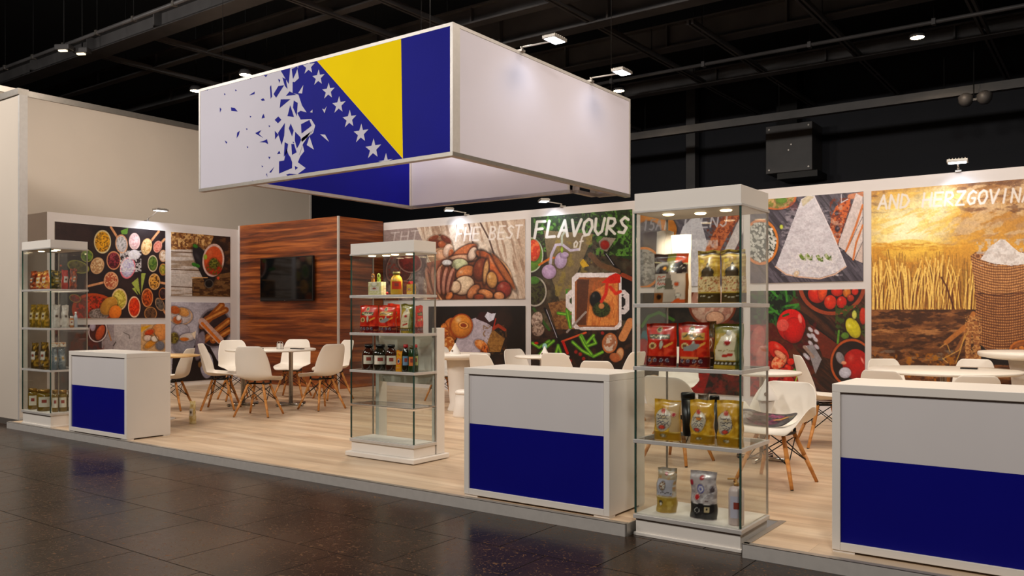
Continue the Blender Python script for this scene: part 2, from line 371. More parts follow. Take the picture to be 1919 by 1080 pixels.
# the raised stand floor, with the notch the tall showcase stands in
NX0, NX1, NY = -2.325, -1.625, 4.93
plat = MB(); YF = 4.32; YB = 10.5
for x0, x1, y0 in ((-10.16, NX0, YF), (NX0, NX1, NY), (NX1, 3.0, YF), (-13.6, -10.16, 5.6)):
    plat.box(x0, x1, y0, YB, FLOORZ, -0.006, WHITE2)
    plat.box(x0, x1, y0, YB, -0.006, 0.0, OAK)
struct(plat, 'floor_stand')
tr = MB()
for x0, x1 in ((-10.16, NX0), (NX1, 3.0)):
    tr.box(x0, x1, YF - 0.012, YF - 0.0005, FLOORZ, 0.003, ALUW); tr.box(x0, x1, YF - 0.012, YF + 0.03, 0.0005, 0.004, ALU)
tr.box(NX1 - 0.008, NX1 - 0.0005, YF, NY, FLOORZ, 0.003, ALU); tr.box(NX0 + 0.0005, NX0 + 0.008, YF, NY, FLOORZ, 0.003, ALU)
tr.box(NX1, NX1 + 0.03, YF, NY, 0.0005, 0.004, ALU)
struct(tr, 'trim_1')

# ---------------------------------------------------------------- stand walls
YW = 10.31; XG = -12.8; HT = 2.77
struct(MB().box(-10.2, 3.0, YW, YW + 0.06, 0.0, HT, WHITE2), 'wall_back')
struct(MB().box(-10.2, 3.0, YW - 0.015, YW - 0.0005, 0.0, 0.13, WHITE2), 'baseboard_back')
struct(MB().box(-13.56, XG, 5.98, 6.04, 0.0, 2.72, WHITE2).box(XG - 0.06, XG, 6.04, 9.3, 0.0, 2.72, WHITE2), 'wall_graphic')
struct(MB().box(XG + 0.0005, XG + 0.014, 5.99, 9.28, 0.0, 0.05, WHITE), 'baseboard_left')
struct(MB().box(XG + 0.0, -10.21, 9.3, 9.36, 0.0, 2.79, WALN).box(-10.27, -10.21, 9.36, YW - 0.001, 0.0, 2.79, WALN), 'wall_wood')
struct(MB().box(-10.225, -10.195, 9.285, 9.315, 0.0, 2.792, ALUW).box(XG, XG + 0.03, 9.284, 9.299, 0, 2.79, WHITE2), 'trim_2')
# tall neighbouring walls
TX = -13.6
struct(MB().box(TX - 0.08, TX, 4.6, 11.6, FLOORZ, 4.55, BEIGE), 'wall_tall')
struct(MB().box(TX - 0.09, TX + 0.015, 4.6, 11.6, 4.55, 4.64, ALU).box(TX - 0.09, TX + 0.012, 11.6, 11.64, FLOORZ, 4.64, ALUW), 'trim_3')
struct(MB().box(-14.6, -10.27, 4.48, 4.56, 0.0, 3.74, BEIGE), 'wall_neighbour')
struct(MB().box(-14.6, -10.24, 4.46, 4.58, 3.74, 3.81, ALU).box(-10.27, -10.235, 4.475, 4.565, 0.0, 3.74, ALUW).box(-14.6, -10.235, 4.465, 4.575, FLOORZ, 0.0, ALU), 'trim_4')

# ---------------------------------------------------------------- ceiling steelwork, pipes, ducts
def beam(y, z, h, wd, x0=-29.9, x1=11.9, label=None, name='ceiling_beam'):
    b = MB(); b.box(x0, x1, y - wd / 2, y + wd / 2, z, z + 0.03, STEEL).box(x0, x1, y - wd / 2, y + wd / 2, z + h - 0.03, z + h, STEEL)
    b.box(x0, x1, y - 0.02, y + 0.02, z + 0.03, z + h - 0.03, STEEL)
    # stiffeners
    x = x0 + 1.3
    while x < x1: b.box(x, x + 0.03, y - wd / 2 + 0.01, y + wd / 2 - 0.01, z + 0.03, z + h - 0.03, STEEL); x += 2.2
    return tag(b.build(name), label, 'beam')
beam(8.05, 6.0, 0.34, 0.34, label='wide steel beam crossing the dark ceiling in the upper left corner')
beam(9.3, 6.05, 0.3, 0.16, label='thin steel beam crossing above the left end of the flag canopy')
beam(11.0, 6.05, 0.3, 0.2, label='dim steel beam low behind the tall beige wall top')
beam(12.1, 6.0, 0.55, 0.3, x0=-12.5, label='deep dark beam rising behind the front corner of the flag canopy')
beam(14.3, 6.1, 0.45, 0.3, x0=-12.5, label='dark beam second from the front behind the white canopy side')
beam(16.6, 6.0, 0.3, 0.26, x0=-12.5, label='lit lower beam running just below the bright ceiling spot')
rail = MB().box(-12.5, 11.9, 17.4, 17.55, 5.25, 5.32, STEEL).box(-12.5, 11.9, 17.44, 17.48, 5.32, 5.42, STEEL)
x = -12
while x < 11: rail.tube((x, 17.47, 5.4), (x, 17.47, 7.4), 0.008, CEILB, n=6); x += 3.1
tag(rail.build('cable_tray'), 'long low cable tray running in front of the dark back wall', 'cable tray')
for i, (X, z0, z1, lab) in enumerate(((-15.5, 8.2, 19.9, 'leftmost lengthwise rail between the two left ceiling beams'), (-13.7, 8.2, 19.9, 'lengthwise rail crossing the wide left ceiling beam'),
      (-10.3, 4.0, 19.9, 'lengthwise rail above the yellow triangle of the flag canopy'), (-9.2, 4.0, 12.0, 'short lengthwise rail ending over the canopy blue band'),
      (-7.1, 8.0, 19.9, 'lengthwise rail just right of the canopy floodlights'), (-5.8, 13.0, 19.9, 'short lengthwise rail near the black pipe clamps'),
      (-4.0, 8.0, 19.9, 'slanting double rail at upper centre right of the ceiling'), (-1.9, 8.0, 19.9, 'lengthwise rail at the far upper right corner'))):
    b = MB().box(X - 0.06, X - 0.02, z0, z1, 6.02, 6.10, STEEL).box(X + 0.02, X + 0.06, z0, z1, 6.02, 6.10, STEEL)
    y = z0 + .5
    while y < z1: b.box(X - 0.02, X + 0.02, y, y + 0.05, 6.03, 6.08, STEEL).tube((X, y, 6.08), (X, y, 7.4), 0.008, CEILB, n=5); y += 1.9
    tag(b.build('ceiling_rail'), lab, 'ceiling rail')
pp = MB().tube((-29, 7.45, 6.02), (-6, 7.45, 6.02), 0.03, STEEL, n=10)
x = -28
while x < -6: pp.box(x, x + 0.05, 7.41, 7.49, 5.98, 6.06, ALU).tube((x + .02, 7.45, 6.05), (x + .02, 7.45, 7.4), 0.006, CEILB, n=5); x += 1.15
tag(pp.build('ceiling_pipe'), 'thin clamped pipe running above the wide left ceiling beam', 'pipe')
p2 = MB().tube((-9, 15.2, 6.0), (11, 15.2, 6.0), 0.035, STEEL, n=10)
x = -8.5
while x < 11: p2.tube((x, 15.2, 6.0), (x, 15.2, 7.4), 0.008, CEILB, n=5).box(x - .03, x + .03, 15.15, 15.25, 5.95, 6.05, STEEL); x += 2.0
tag(p2.build('ceiling_pipe'), 'thin pipe running behind the bright ceiling spot on the right', 'pipe')
# air box and duct on the back wall
ax0, az1 = at_y(1435, 238, 19.2); ax1, az0 = at_y(1522, 318, 19.2)
t = empty('ventilation_unit', (0.5 * (ax0 + ax1), 19.2, az0), 0, 'square black ventilation box hanging on the dark back wall', 'ventilation box')
c = 0.5 * (ax0 + ax1); hw = 0.5 * (ax1 - ax0)
MB().box(-hw, hw, 0, 0.75, 0, az1 - az0, STEEL).build('housing', t, bevel=0.01)
MB().box(-hw + 0.25, hw + 0.1, 0.05, 0.8, -0.14, -0.001, BLACKM).build('outlet', t)
MB().box(-hw * 0.75, hw * 0.15, 0.35, 0.7, az1 - az0 + 0.001, 7.4 - az0, CEILB).build('duct', t)
for sx, sz in ((-hw + .08, .08), (hw - .08, .08), (-hw + .08, az1 - az0 - .08), (hw - .08, az1 - az0 - .08), (0, .5), (0.06, .62)):
    MB().tube((sx, -0.012, sz), (sx, 0.0, sz), 0.02, ALU, n=8).build('screw', t)
cx, _ = at_y(1297, 300, 19.7)
struct(MB().box(cx - 0.12, cx + 0.12, 19.6, 19.84, FLOORZ, 7.4, STEEL), 'trim_5')
# twin stage lights on the cable tray
tx, tz = at_y(1825, 200, 17.25)
t = empty('stage_light', (tx, 17.25, tz), 0, 'pair of dark round stage lights hanging under the cable tray', 'stage light')
for k in (-0.13, 0.17):
    MB().lathe([(0.0, 0.02), (0.07, 0.03), (0.12, 0.1), (0.13, 0.2), (0.05, 0.26), (0.0, 0.27)], STEEL, cx=k, n=16).build('lamp_can', t)
MB().tube((-0.13, 0, .26), (-0.02, 0, 5.1 - tz), 0.015, STEEL).tube((0.17, 0, .26), (0.02, 0, 5.1 - tz), 0.015, STEEL).box(-.05, .05, -.03, .03, 5.08 - tz, 5.12 - tz, STEEL).tube((0, 0, 5.1 - tz), (0, 0, 7.4 - tz), .01, CEILB).build('bracket', t)

# ceiling spots (each a lamp that really shines)
def ceiling_spot(u, v, label, power, z=5.93):
    x, y = at_z(u, v, z)
    t = empty('ceiling_spot', (x, y, z), 0, label, 'ceiling lamp', 'round ceiling spots')
    MB().lathe([(0.0, 0.10), (0.10, 0.10), (0.13, 0.03), (0.13, 0.0), (0.115, 0.0), (0.115, 0.02), (0, 0.02)], STEEL, n=20).build('housing', t)
    MB().lathe([(0.0, 0.004), (0.11, 0.006), (0.11, 0.019), (0, 0.019)], LAMPH, n=20).build('lens', t)
    MB().tube((0, 0, 0.10), (0, 0, 7.4 - z), 0.012, CEILB).build('drop_rod', t)
    l = lamp('SPOT', 'spot_lamp', (x, y, z - 0.03), power, WARMER, 0.06, (x, y, 0), 150, 0.8)
ceiling_spot(1719, 71, 'bright round ceiling spot high on the right, over the lower beam', 420)
ceiling_spot(1160, 171, 'small bright ceiling spot just above the far top corner of the white canopy side', 260)
ceiling_spot(367, 171, 'bright ceiling spot beside the left top corner of the flag canopy', 260)
ceiling_spot(460, 141, 'small ceiling spot peeping over the white part of the flag panel', 260)
for u, v, lab in ((120, 97, 'small lit twin fitting, left half, on the thin pipe near the upper left corner'), (154, 103, 'small lit twin fitting, right half, beside the thin pipe at upper left')):
    x, y = at_z(u, v, 5.85)
    t = empty('track_light', (x, y, 5.85), 0.5, lab, 'ceiling lamp')
    MB().box(-0.14, 0.14, -0.08, 0.08, 0.02, 0.12, STEEL).build('housing', t, bevel=0.02)
    MB().box(-0.07, 0.07, -0.06, 0.0, -0.005, 0.02, mat('dim_lens', (255, 235, 200), 0.4, emit=1.6)).build('lens', t)
    MB().tube((0, 0, .12), (0, 0, 1.55), 0.01, CEILB).build('drop_rod', t)

# ================================================================ flag canopy
CY0, CX0, CX1, CYB = 5.62, -8.475, -4.722, 8.89
CZ0, CZ1 = 2.6, 3.765
canopy = empty('hanging_canopy', (0.5 * (CX0 + CX1), 7.2, CZ0), 0, 'large hanging box canopy with a shattered blue and yellow starred flag on its front', 'canopy')
OFF = Vector(canopy.location)
def cpart(mb, name, **k):
    mb.v = [(a - OFF.x, b - OFF.y, c - OFF.z) for a, b, c in mb.v]
    return mb.build(name, canopy, **k)
fr = MB()
def rect_frame_y(y0, y1, x0, x1): # frame of a panel facing -Y
    fr.box(x0, x1, y0, y1, CZ0, CZ0 + 0.035, ALU).box(x0, x1, y0, y1, CZ1 - 0.03, CZ1, ALUW)
    fr.box(x0, x0 + 0.03, y0, y1, CZ0 + 0.035, CZ1 - 0.03, ALUW).box(x1 - 0.03, x1, y0, y1, CZ0 + 0.035, CZ1 - 0.03, ALUW)
def rect_frame_x(x0, x1, y0, y1):
    fr.box(x0, x1, y0, y1, CZ0, CZ0 + 0.035, ALU).box(x0, x1, y0, y1, CZ1 - 0.03, CZ1, ALUW)
    fr.box(x0, x1, y0, y0 + 0.03, CZ0 + 0.035, CZ1 - 0.03, ALUW).box(x0, x1, y1 - 0.03, y1, CZ0 + 0.035, CZ1 - 0.03, ALUW)
rect_frame_y(CY0, CY0 + 0.07, CX0, CX1 - 0.0)
rect_frame_x(CX1 - 0.07, CX1, CY0 + 0.07, CYB)
IX = -7.55; IY = 8.14; JX = -5.10
rect_frame_x(IX - 0.07, IX, CY0 + 0.07, IY)
rect_frame_y(IY, IY + 0.07, IX - 0.07, JX)
rect_frame_x(JX, JX + 0.07, IY + 0.07, 8.62)
rect_frame_y(8.62, 8.69, JX + 0.07, CX1 - 0.07)
cpart(fr, 'frame')
# printed front: white ground with blue, yellow, stars and flying shards laid on as one printed sheet
pn = MB(); yf = CY0 + 0.004
pn.box(CX0 + 0.03, CX1 - 0.03, yf, CY0 + 0.06, CZ0 + 0.035, CZ1 - 0.03, FABRIC)
def px_poly(pts, m, lay):
    q = [at_y(360 + a / 2.918, 30 + b / 2.918, CY0) for a, b in pts]
    q = [(min(max(x, CX0 + 0.031), CX1 - 0.031), min(max(z, CZ0 + 0.036), CZ1 - 0.031)) for x, z in q]
    from mathutils.geometry import tessellate_polygon
    tri = tessellate_polygon([[Vector((x, z, 0)) for x, z in q]])
    k = len(pn.v); pn.v += [(x, yf - 0.0012 * lay, z) for x, z in q]; i = pn.mi(m)
    for a, b, c in tri: pn.f.append([k + a, k + b, k + c]); pn.m.append(i); pn.smooth.append(False)
px_poly([(580, 250), (682, 215), (1150, 800), (625, 890), (575, 895), (620, 832), (577, 800), (590, 768), (612, 740), (600, 690), (660, 640), (672, 600), (650, 563), (592, 566),
         (574, 530), (592, 518), (625, 527), (600, 490), (580, 430), (548, 420), (548, 362), (580, 342), (575, 300)], FLAGBLUE, 1)
px_poly([(682, 215), (1142, 90), (1152, 805)], FLAGYEL, 2)
px_poly([(1142, 90), (1430, 10), (1430, 790), (1152, 805)], FLAGBLUE, 2)
BL = [[(483, 287), (535, 245), (527, 372)], [(543, 290), (574, 255), (577, 290), (550, 345)], [(470, 383), (502, 378), (458, 447), (444, 427)], [(512, 437), (531, 412), (570, 430)],
 [(483, 456), (536, 455), (478, 503)], [(520, 548), (535, 488), (556, 552)], [(550, 500), (555, 462), (576, 475), (571, 548)], [(450, 568), (470, 549), (487, 567), (468, 587)],
 [(468, 640), (506, 585), (502, 655), (488, 705)], [(527, 614), (538, 588), (554, 626), (545, 658)], [(451, 628), (471, 650), (452, 675)], [(562, 633), (602, 673), (572, 724), (560, 680)],
 [(474, 795), (502, 790), (514, 725), (527, 760), (535, 770), (546, 800), (545, 832), (474, 862)], [(594, 592), (640, 568), (652, 600), (597, 643)], [(310, 434), (341, 413), (340, 427)],
 [(211, 499), (232, 503), (248, 522), (213, 519)], [(375, 456), (388, 449), (397, 462), (380, 464)], [(383, 545), (390, 535), (396, 556), (379, 561)], [(344, 640), (377, 624), (364, 645), (388, 667), (350, 646)],
 [(366, 690), (392, 682), (408, 673), (415, 701), (398, 692)], [(245, 638), (259, 628), (254, 650), (242, 669)], [(391, 324), (412, 321), (402, 334)], [(469, 343), (481, 350), (475, 366)],
 [(424, 388), (431, 378), (436, 440), (428, 452)], [(420, 855), (448, 825), (430, 857)], [(403, 866), (407, 860), (411, 882)], [(463, 756), (475, 736), (482, 752)], [(415, 769), (427, 770), (421, 784)],
 [(176, 680), (191, 690), (186, 699)], [(150, 499), (159, 510), (151, 528)], [(505, 690), (524, 700), (515, 752), (500, 770)], [(513, 868), (530, 862), (575, 872), (520, 886)], [(560, 820), (578, 830), (563, 842)],
 [(492, 335), (512, 345), (520, 400), (505, 380)], [(541, 700), (556, 700), (570, 745), (545, 760)]]
for p in BL: px_poly(p, FLAGBLUE, 1)
for a, b in ((298, 618), (302, 717), (421, 602), (177, 427), (238, 406), (318, 550), (553, 691), (383, 822), (320, 340), (83, 402), (330, 905)):
    px_poly([(a - 4, b - 5), (a + 5, b), (a - 2, b + 6)], FLAGBLUE, 1)
for p in ([(700, 647), (727, 649), (749, 689)], [(711, 507), (724, 512), (736, 493), (724, 532)], [(627, 706), (642, 660), (666, 731)], [(644, 526), (658, 512), (658, 529)], [(580, 422), (608, 378), (601, 424)],
          [(590, 655), (661, 620), (645, 650), (600, 690)], [(552, 360), (575, 290), (584, 340), (560, 362)], [(600, 668), (652, 630), (606, 700), (585, 760), (575, 730)]):
    px_poly(p, FABRIC, 3)
for cx_, cy_, r in ((637, 276, 40), (690, 337, 40), (745, 411, 41), (802, 487, 43), (860, 564, 45), (923, 643, 48), (990, 727, 51), (1058, 806, 50)):
    pts = []
    for i in range(10):
        a = -math.pi / 2 + i * math.pi / 5 + 0.06; rr = r if i % 2 == 0 else r * 0.40
        pts.append((cx_ + rr * math.cos(a) * 0.88, cy_ + rr * math.sin(a) * 1.12 - rr * math.cos(a) * 0.2))
    if cy_ > 780: pts = [(a, min(b, 806)) for a, b in pts]
    px_poly(pts, FABRIC, 3)
cpart(pn, 'front_flag_panel')
cpart(MB().box(CX1 - 0.06, CX1 - 0.004, CY0 + 0.10, CYB - 0.03, CZ0 + 0.035, CZ1 - 0.03, FABRIC), 'right_panel')
cpart(MB().box(IX - 0.06, IX - 0.005, CY0 + 0.10, IY - 0.0, CZ0 + 0.035, CZ1 - 0.03, FLAGBLUE), 'left_panel')
cpart(MB().box(IX, JX, IY + 0.005, IY + 0.06, CZ0 + 0.035, CZ1 - 0.03, FABRIC).box(JX + 0.07, CX1 - 0.07, 8.625, 8.68, CZ0 + 0.035, CZ1 - 0.03, FABRIC), 'back_panel')
for x, y in ((CX0 + .4, CY0 + .035), (CX1 - .4, CY0 + .035), (CX1 - .035, CYB - .4), (IX + .3, IY + .035)):
    cpart(MB().tube((x, y, CZ1), (x, y, 7.4), 0.003, BLACKM, n=5), 'suspension_cable')

# ---------------------------------------------------------------- arm floodlights
def arm_light(loc, rz, label, arm, head, power, group, tilt=0.3):
    """clamp at loc, arm reaches out along local -Y, head shines down and back"""
    t = empty('arm_spotlight', loc, rz, label, 'arm light', group)
    MB().box(-0.03, 0.03, -0.02, 0.06, 0.0, 0.02, ALU).tube((0, 0, 0.02), (0, 0, 0.05), 0.015, ALU).build('clamp', t)
    MB().tube((0, 0, 0.045), (0, -arm + 0.04, 0.045 + arm * tilt), 0.008, ALUW).build('arm', t)
    hz = 0.045 + arm * tilt
    h = MB().box(-head / 2, head / 2, -arm - 0.09, -arm + 0.05, hz, hz + 0.03, ALU)
    for k in range(6): h.box(-head / 2 + 0.02 + k * (head - 0.05) / 5, -head / 2 + 0.03 + k * (head - 0.05) / 5, -arm - 0.08, -arm + 0.04, hz + 0.03, hz + 0.042, ALU)
    h.build('lamp_head', t, bevel=0.004)
    MB().box(-head / 2 + 0.015, head / 2 - 0.015, -arm - 0.075, -arm + 0.035, hz - 0.004, hz - 0.0005, LAMPC).build('lens', t)
    c, s_ = math.cos(rz), math.sin(rz); yy = -arm - 0.02
    P = Vector((loc[0] - s_ * yy * 1, loc[1] + c * yy, loc[2] + hz - 0.03)); tg = Vector((loc[0] + s_ * 0.0, loc[1], loc[2] - 0.75))
    lamp('SPOT', 'arm_lamp', P, power, COOL, 0.05, tg, 120, 0.9)
GB = 'arm lights on the stand walls'
for u, lab in ((872, 'arm light on the wall top above the nut bowl poster'), (1052, 'arm light on the wall top above the green herb poster'),
               (1796, 'arm light on the wall top above the wheat field poster')):
    x, _ = at_y(u, 0, YW); arm_light((x, YW + 0.0, HT), -0.75 if u < 1500 else 0.1, lab, 0.24 if u < 1500 else 0.2, 0.2, 12 if u < 1500 else 9, GB, tilt=0.12)
y_, _ = at_x(279, 0, XG)
arm_light((XG - 0.03, y_, 2.72), math.radians(90), 'arm light on the left wall top above the spice bowl poster', 0.34, 0.2, 24, GB)
GC = 'floodlights on the canopy'
for u, lab, p in ((978, 'larger floodlight on the canopy top edge, nearer its front corner', 5), (1108, 'smaller floodlight on the canopy top edge, nearer its far corner', 4)):
    y_, _ = at_x(u, 0, CX1)
    arm_light((CX1, y_, CZ1), math.radians(90), lab, 0.36, 0.22, p, GC, tilt=-0.02)

# ---------------------------------------------------------------- television on the walnut wall
x0, z1 = at_y(487.3, 484.5, 9.22); x1, z0 = at_y(586, 564, 9.22)
tv = empty('television', (0.5 * (x0 + x1), 9.22, z0), 0, 'black flat television hung on the walnut wall', 'television')
hw = (x1 - x0) / 2; hh = z1 - z0
MB().box(-hw, hw, 0, 0.045, 0, hh, BLACKP).build('casing', tv, bevel=0.006)
MB().box(-hw + 0.018, hw - 0.018, -0.0015, -0.0002, 0.03, hh - 0.018, mat('dark_screen', (6, 8, 9), 0.08, var=0.1)).build('screen', tv)
MB().box(-0.18, 0.18, 0.045, 0.0795, hh * 0.3, hh * 0.7, BLACKM).build('wall_mount', tv)
MB().tube((-0.02, -0.004, 0.014), (-0.02, 0.0, 0.014), 0.006, ALU, n=8).build('badge', tv)

# ================================================================ posters
PRINT = printed('poster_print', 0.42)
STEP = 0.0055
def poster(axis, plane, u0, u1, z0, z1, painter, label):
    """flat printed board; painter draws in the photo's own coordinates"""
    if axis == 'Y': a0 = at_y(u0, 0, plane)[0]; a1 = at_y(u1, 0, plane)[0]
    else: a0 = at_x(u0, 0, plane)[0]; a1 = at_x(u1, 0, plane)[0]
    nc = int(abs(a1 - a0) / STEP) + 2; nr = int((z1 - z0) / STEP) + 2
    a = np.linspace(a0, a1, nc); z = np.linspace(z1, z0, nr)
    X, Y = (a, np.full(nc, plane)) if axis == 'Y' else (np.full(nc, plane), a)
    d = X * Fv[0] + Y * Fv[1]; u = CX + FPX * (X * Rv[0] + Y * Rv[1]) / d
    V = HY + FPX * (CAMZ - z[:, None]) / d[None, :]
    p = Pic(u, V); painter(p); finish(p)
    for q in getattr(p, 'late', []): write(p, *q)
    ox, oy = float(X.mean()), float(Y.mean())
    P = np.zeros((nr, nc, 3)); P[..., 0] = X - ox; P[..., 1] = Y - oy; P[..., 2] = z[:, None] - z0
    o = grid_mesh('food_poster', P, p.C, PRINT); o.location = (ox, oy, z0)
    # board behind the print
    t = 0.012; hx = abs(a1 - a0) / 2
    b = MB()
    if axis == 'Y': b.box(-hx, hx, 0.0006, t, 0, z1 - z0, WHITE)
    else: b.box(-t, -0.0006, -hx, hx, 0, z1 - z0, WHITE)
    b.build('backing_board', o)
    return tag(o, label, 'poster')
def cv(ox, oy, s):
    def f(x, y): return ox + x / s, oy + y / s
    return f
def late(p, *q):
    if not hasattr(p, 'late'): p.late = []
    p.late.append(q)
def spice(p):
    p.fill((44, 34, 38)); p.noise(0, 999, 0, 999, 40, 30, (66, 48, 46), 0.8, 0.4, 0.7)
    f = cv(0, 380, 4.908)
    def bowl(x, y, rx, ry, rim, col, tx, ang=0.0, handle=None):
        cx, cy = f(x, y)
        if handle: p.stroke([(cx, cy), f(*handle)], 4.2, (206, 150, 110))
        p.ell(cx, cy, rx / 4.908, ry / 4.908, col, ang, rim=rim, rw=0.14, tex=(tx, 2.2, 0.9), sh=0.3)
    W = (214, 160, 120); Pk = (226, 200, 196)
    bowl(943, 360, 82, 113, (206, 190, 150), (222, 160, 30), (120, 90, 20)); bowl(1118, 380, 60, 92, W, (196, 190, 190), (140, 140, 136), -0.1, (1020, 225))
    bowl(1237, 356, 55, 82, (240, 200, 190), (240, 206, 204), (220, 170, 170)); bowl(1348, 405, 52, 82, (226, 180, 130), (232, 200, 150), (200, 150, 90), 0.2, (1460, 265))
    bowl(1450, 405, 42, 60, (220, 160, 140), (226, 150, 130), (200, 110, 90), 0.3, (1515, 335)); bowl(895, 580, 66, 82, (200, 160, 120), (180, 140, 100), (226, 200, 160), 0.3)
    bowl(1045, 532, 68, 90, (210, 150, 110), (84, 24, 34), (150, 60, 70)); bowl(1175, 600, 72, 105, (226, 120, 130), (196, 190, 208), (170, 160, 190), 0.2)
    bowl(1405, 560, 50, 82, (214, 190, 160), (70, 96, 40), (110, 130, 60)); bowl(1500, 490, 40, 60, W, (220, 200, 180), (180, 150, 120)); bowl(1500, 615, 38, 60, (210, 140, 90), (120, 120, 50), (170, 150, 60))
    bowl(1022, 718, 70, 86, W, (170, 90, 60), (226, 180, 140), 0, (800, 770)); bowl(1420, 727, 56, 80, (214, 170, 120), (206, 150, 70), (90, 60, 30), 0, (1530, 745))
    bowl(1098, 890, 75, 106, (214, 180, 140), (214, 196, 100), (170, 150, 60)); bowl(1235, 960, 60, 104, (236, 190, 160), (226, 74, 14), (190, 50, 10)); bowl(1355, 875, 56, 92, (220, 150, 100), (196, 92, 26), (120, 50, 16))
    bowl(1470, 935, 42, 68, (190, 150, 110), (110, 100, 90), (60, 54, 50), -0.4, (1530, 1030)); bowl(1500, 838, 42, 60, (206, 130, 70), (50, 36, 36), (80, 50, 50)); bowl(1385, 1020, 62, 66, (180, 130, 80), (110, 80, 56), (70, 50, 36))
    cx, cy = f(880, 1000); p.ell(cx, cy, 46, 34, (120, 50, 24), 0.2, rim=(180, 80, 30), tex=((196, 60, 24), 3, 0.9)); p.ell(cx + 6, cy + 6, 20, 12, (150, 140, 136), 0, tex=((100, 90, 84), 2))
    p.ell(*f(1000, 950), 14, 20, (190, 140, 60), 0.7); p.ell(*f(1060, 1010), 12, 14, (230, 130, 40), 0.4)
    for q in ([(1210, 740), (1270, 690), (1290, 850)], [(1300, 650), (1340, 650), (1300, 830)], [(1215, 790), (1240, 780), (1270, 850)]): p.poly([f(*a) for a in q], (150, 160, 80))
    p.poly([f(1110, 258), f(1180, 232), f(1170, 290), f(1120, 290)], (110, 150, 60)); p.ell(*f(1235, 480), 12, 10, (226, 220, 226)); p.noise(225, 265, 470, 510, 3, 3, (220, 214, 210), 0.8, 0.45, 0.55)
    # left part behind the showcase
    for x, y, a, b, c in ((720, 590, 110, 60, (110, 104, 60)), (800, 490, 60, 60, (110, 140, 60)), (690, 880, 60, 40, (150, 60, 50)), (560, 580, 14, 14, (200, 60, 40))):
        p.ell(*f(x, y), a / 4.9, b / 4.9, c, 0.3, rim=(150, 150, 80), tex=((60, 60, 60), 3, 0.5))
def soup(p):
    f = cv(0, 380, 4.908); g = cv(360, 380, 4.908)
    p.fill((186, 176, 168)); p.noise(0, 999, 0, 999, 60, 5, (140, 120, 100), 0.8, 0.45, 0.6)
    p.rect(0, 999, 0, f(0, 430)[1], (150, 112, 70)); p.noise(0, 999, 430, 468, 5, 4, (206, 170, 120), 0.9, 0.45, 0.6); p.noise(0, 999, 430, 468, 4, 5, (96, 60, 36), 0.8, 0.5, 0.62)
    for y in (450, 612, 770): p.stroke([f(1560, y), f(1800, y + 12), f(2100, y + 20)], 1.6, (96, 70, 50))
    p.poly([g(210, 280), g(360, 300), g(360, 860), g(250, 700), g(120, 520)], (52, 38, 34)); p.noise(395, 440, 430, 560, 12, 6, (120, 84, 52), 0.7, 0.45, 0.65)
    p.poly([g(0, 700), g(360, 640), g(360, 870), g(0, 860)], (120, 92, 60)); p.noise(360, 440, 520, 560, 9, 4, (70, 46, 28), 0.8, 0.45, 0.6)
    p.ell(*g(110, 560), 14, 40, (44, 44, 50), -0.5); p.stroke([g(80, 600), g(150, 750)], 9, (40, 38, 40)); p.ell(*g(155, 745), 9, 9, (30, 28, 28), 0.6, rim=(90, 84, 80), rw=0.2)
    p.ell(*g(195, 530), 21, 32, (196, 92, 52), 0.1, rim=(206, 176, 168), rw=0.15, sh=0.2); p.ell(*g(205, 600), 15, 14, (176, 60, 30), tex=((110, 110, 40), 3)); p.ell(*g(200, 560), 9, 11, (120, 120, 50), tex=((60, 70, 20), 2))
    p.ell(*g(122, 500), 4, 6, (150, 170, 70)); p.stroke([g(0, 690), g(140, 690)], 2, (206, 160, 110))
    for x, y in ((30, 400), (50, 580), (20, 570)): p.ell(*g(x, y), 6, 4, (60, 120, 44), 0.5)
    p.ell(*g(240, 695), 3, 3.5, (220, 90, 60))
def rolls(p):
    f = cv(160, 590, 6.854); p.fill((176, 172, 182)); p.noise(0, 999, 0, 999, 30, 30, (150, 146, 156), 0.7, 0.4, 0.7)
    p.ell(*f(1230, 20), 22, 17, (196, 186, 186), 0, rim=(206, 160, 110), rw=0.08); p.ell(*f(1230, 200), 15, 12, (176, 172, 182))
    for x, y, a, b, c in ((1180, 70, 9, 7, (190, 110, 60)), (1200, 40, 5, 6, (236, 226, 220)), (1260, -30, 12, 8, (206, 150, 90)), (1150, -60, 10, 8, (180, 100, 50))): p.ell(*f(x, y), a, b, c, 0.4)
    p.ell(*f(1290, 400), 26, 17, (140, 140, 150), -0.1); p.ell(*f(1310, 290), 16, 8, (206, 196, 190), -0.15); p.ell(*f(1270, 315), 10, 4, (200, 120, 50)); p.poly([f(1360, 240), f(1420, 210), f(1410, 320)], (226, 206, 180))
    p.ell(*f(1140, 300), 9, 11, (96, 84, 40), tex=((150, 140, 60), 3)); p.poly([f(1400, 400), f(1560, 330), f(1700, 600), f(1800, 560), f(1850, 850), f(1100, 900), f(1120, 560), f(1350, 520)], (36, 30, 32))
    p.ell(*f(1660, 170), 31, 37, (60, 52, 56), 0.1, rim=(110, 104, 112), rw=0.06)
    for a, b in (((1520, 330), (1840, 80)), ((1500, 150), (1750, -120)), ((1640, 330), (1850, 200)), ((1560, 60), (1800, -60))): p.stroke([f(*a), f(*b)], 12, (150, 92, 44)); p.stroke([f(*a), f(*b)], 4, (200, 140, 80))
    p.stroke([f(1500, 90), f(1730, 330)], 14, (190, 160, 150)); p.stroke([f(1500, 110), f(1720, 345)], 5, (206, 120, 50)); p.ell(*f(1560, 650), 13, 26, (170, 170, 186)); p.ell(*f(1470, 640), 4, 7, (120, 90, 50))
    p.ell(*f(1470, 400), 9, 30, (130, 122, 132), 0.2)
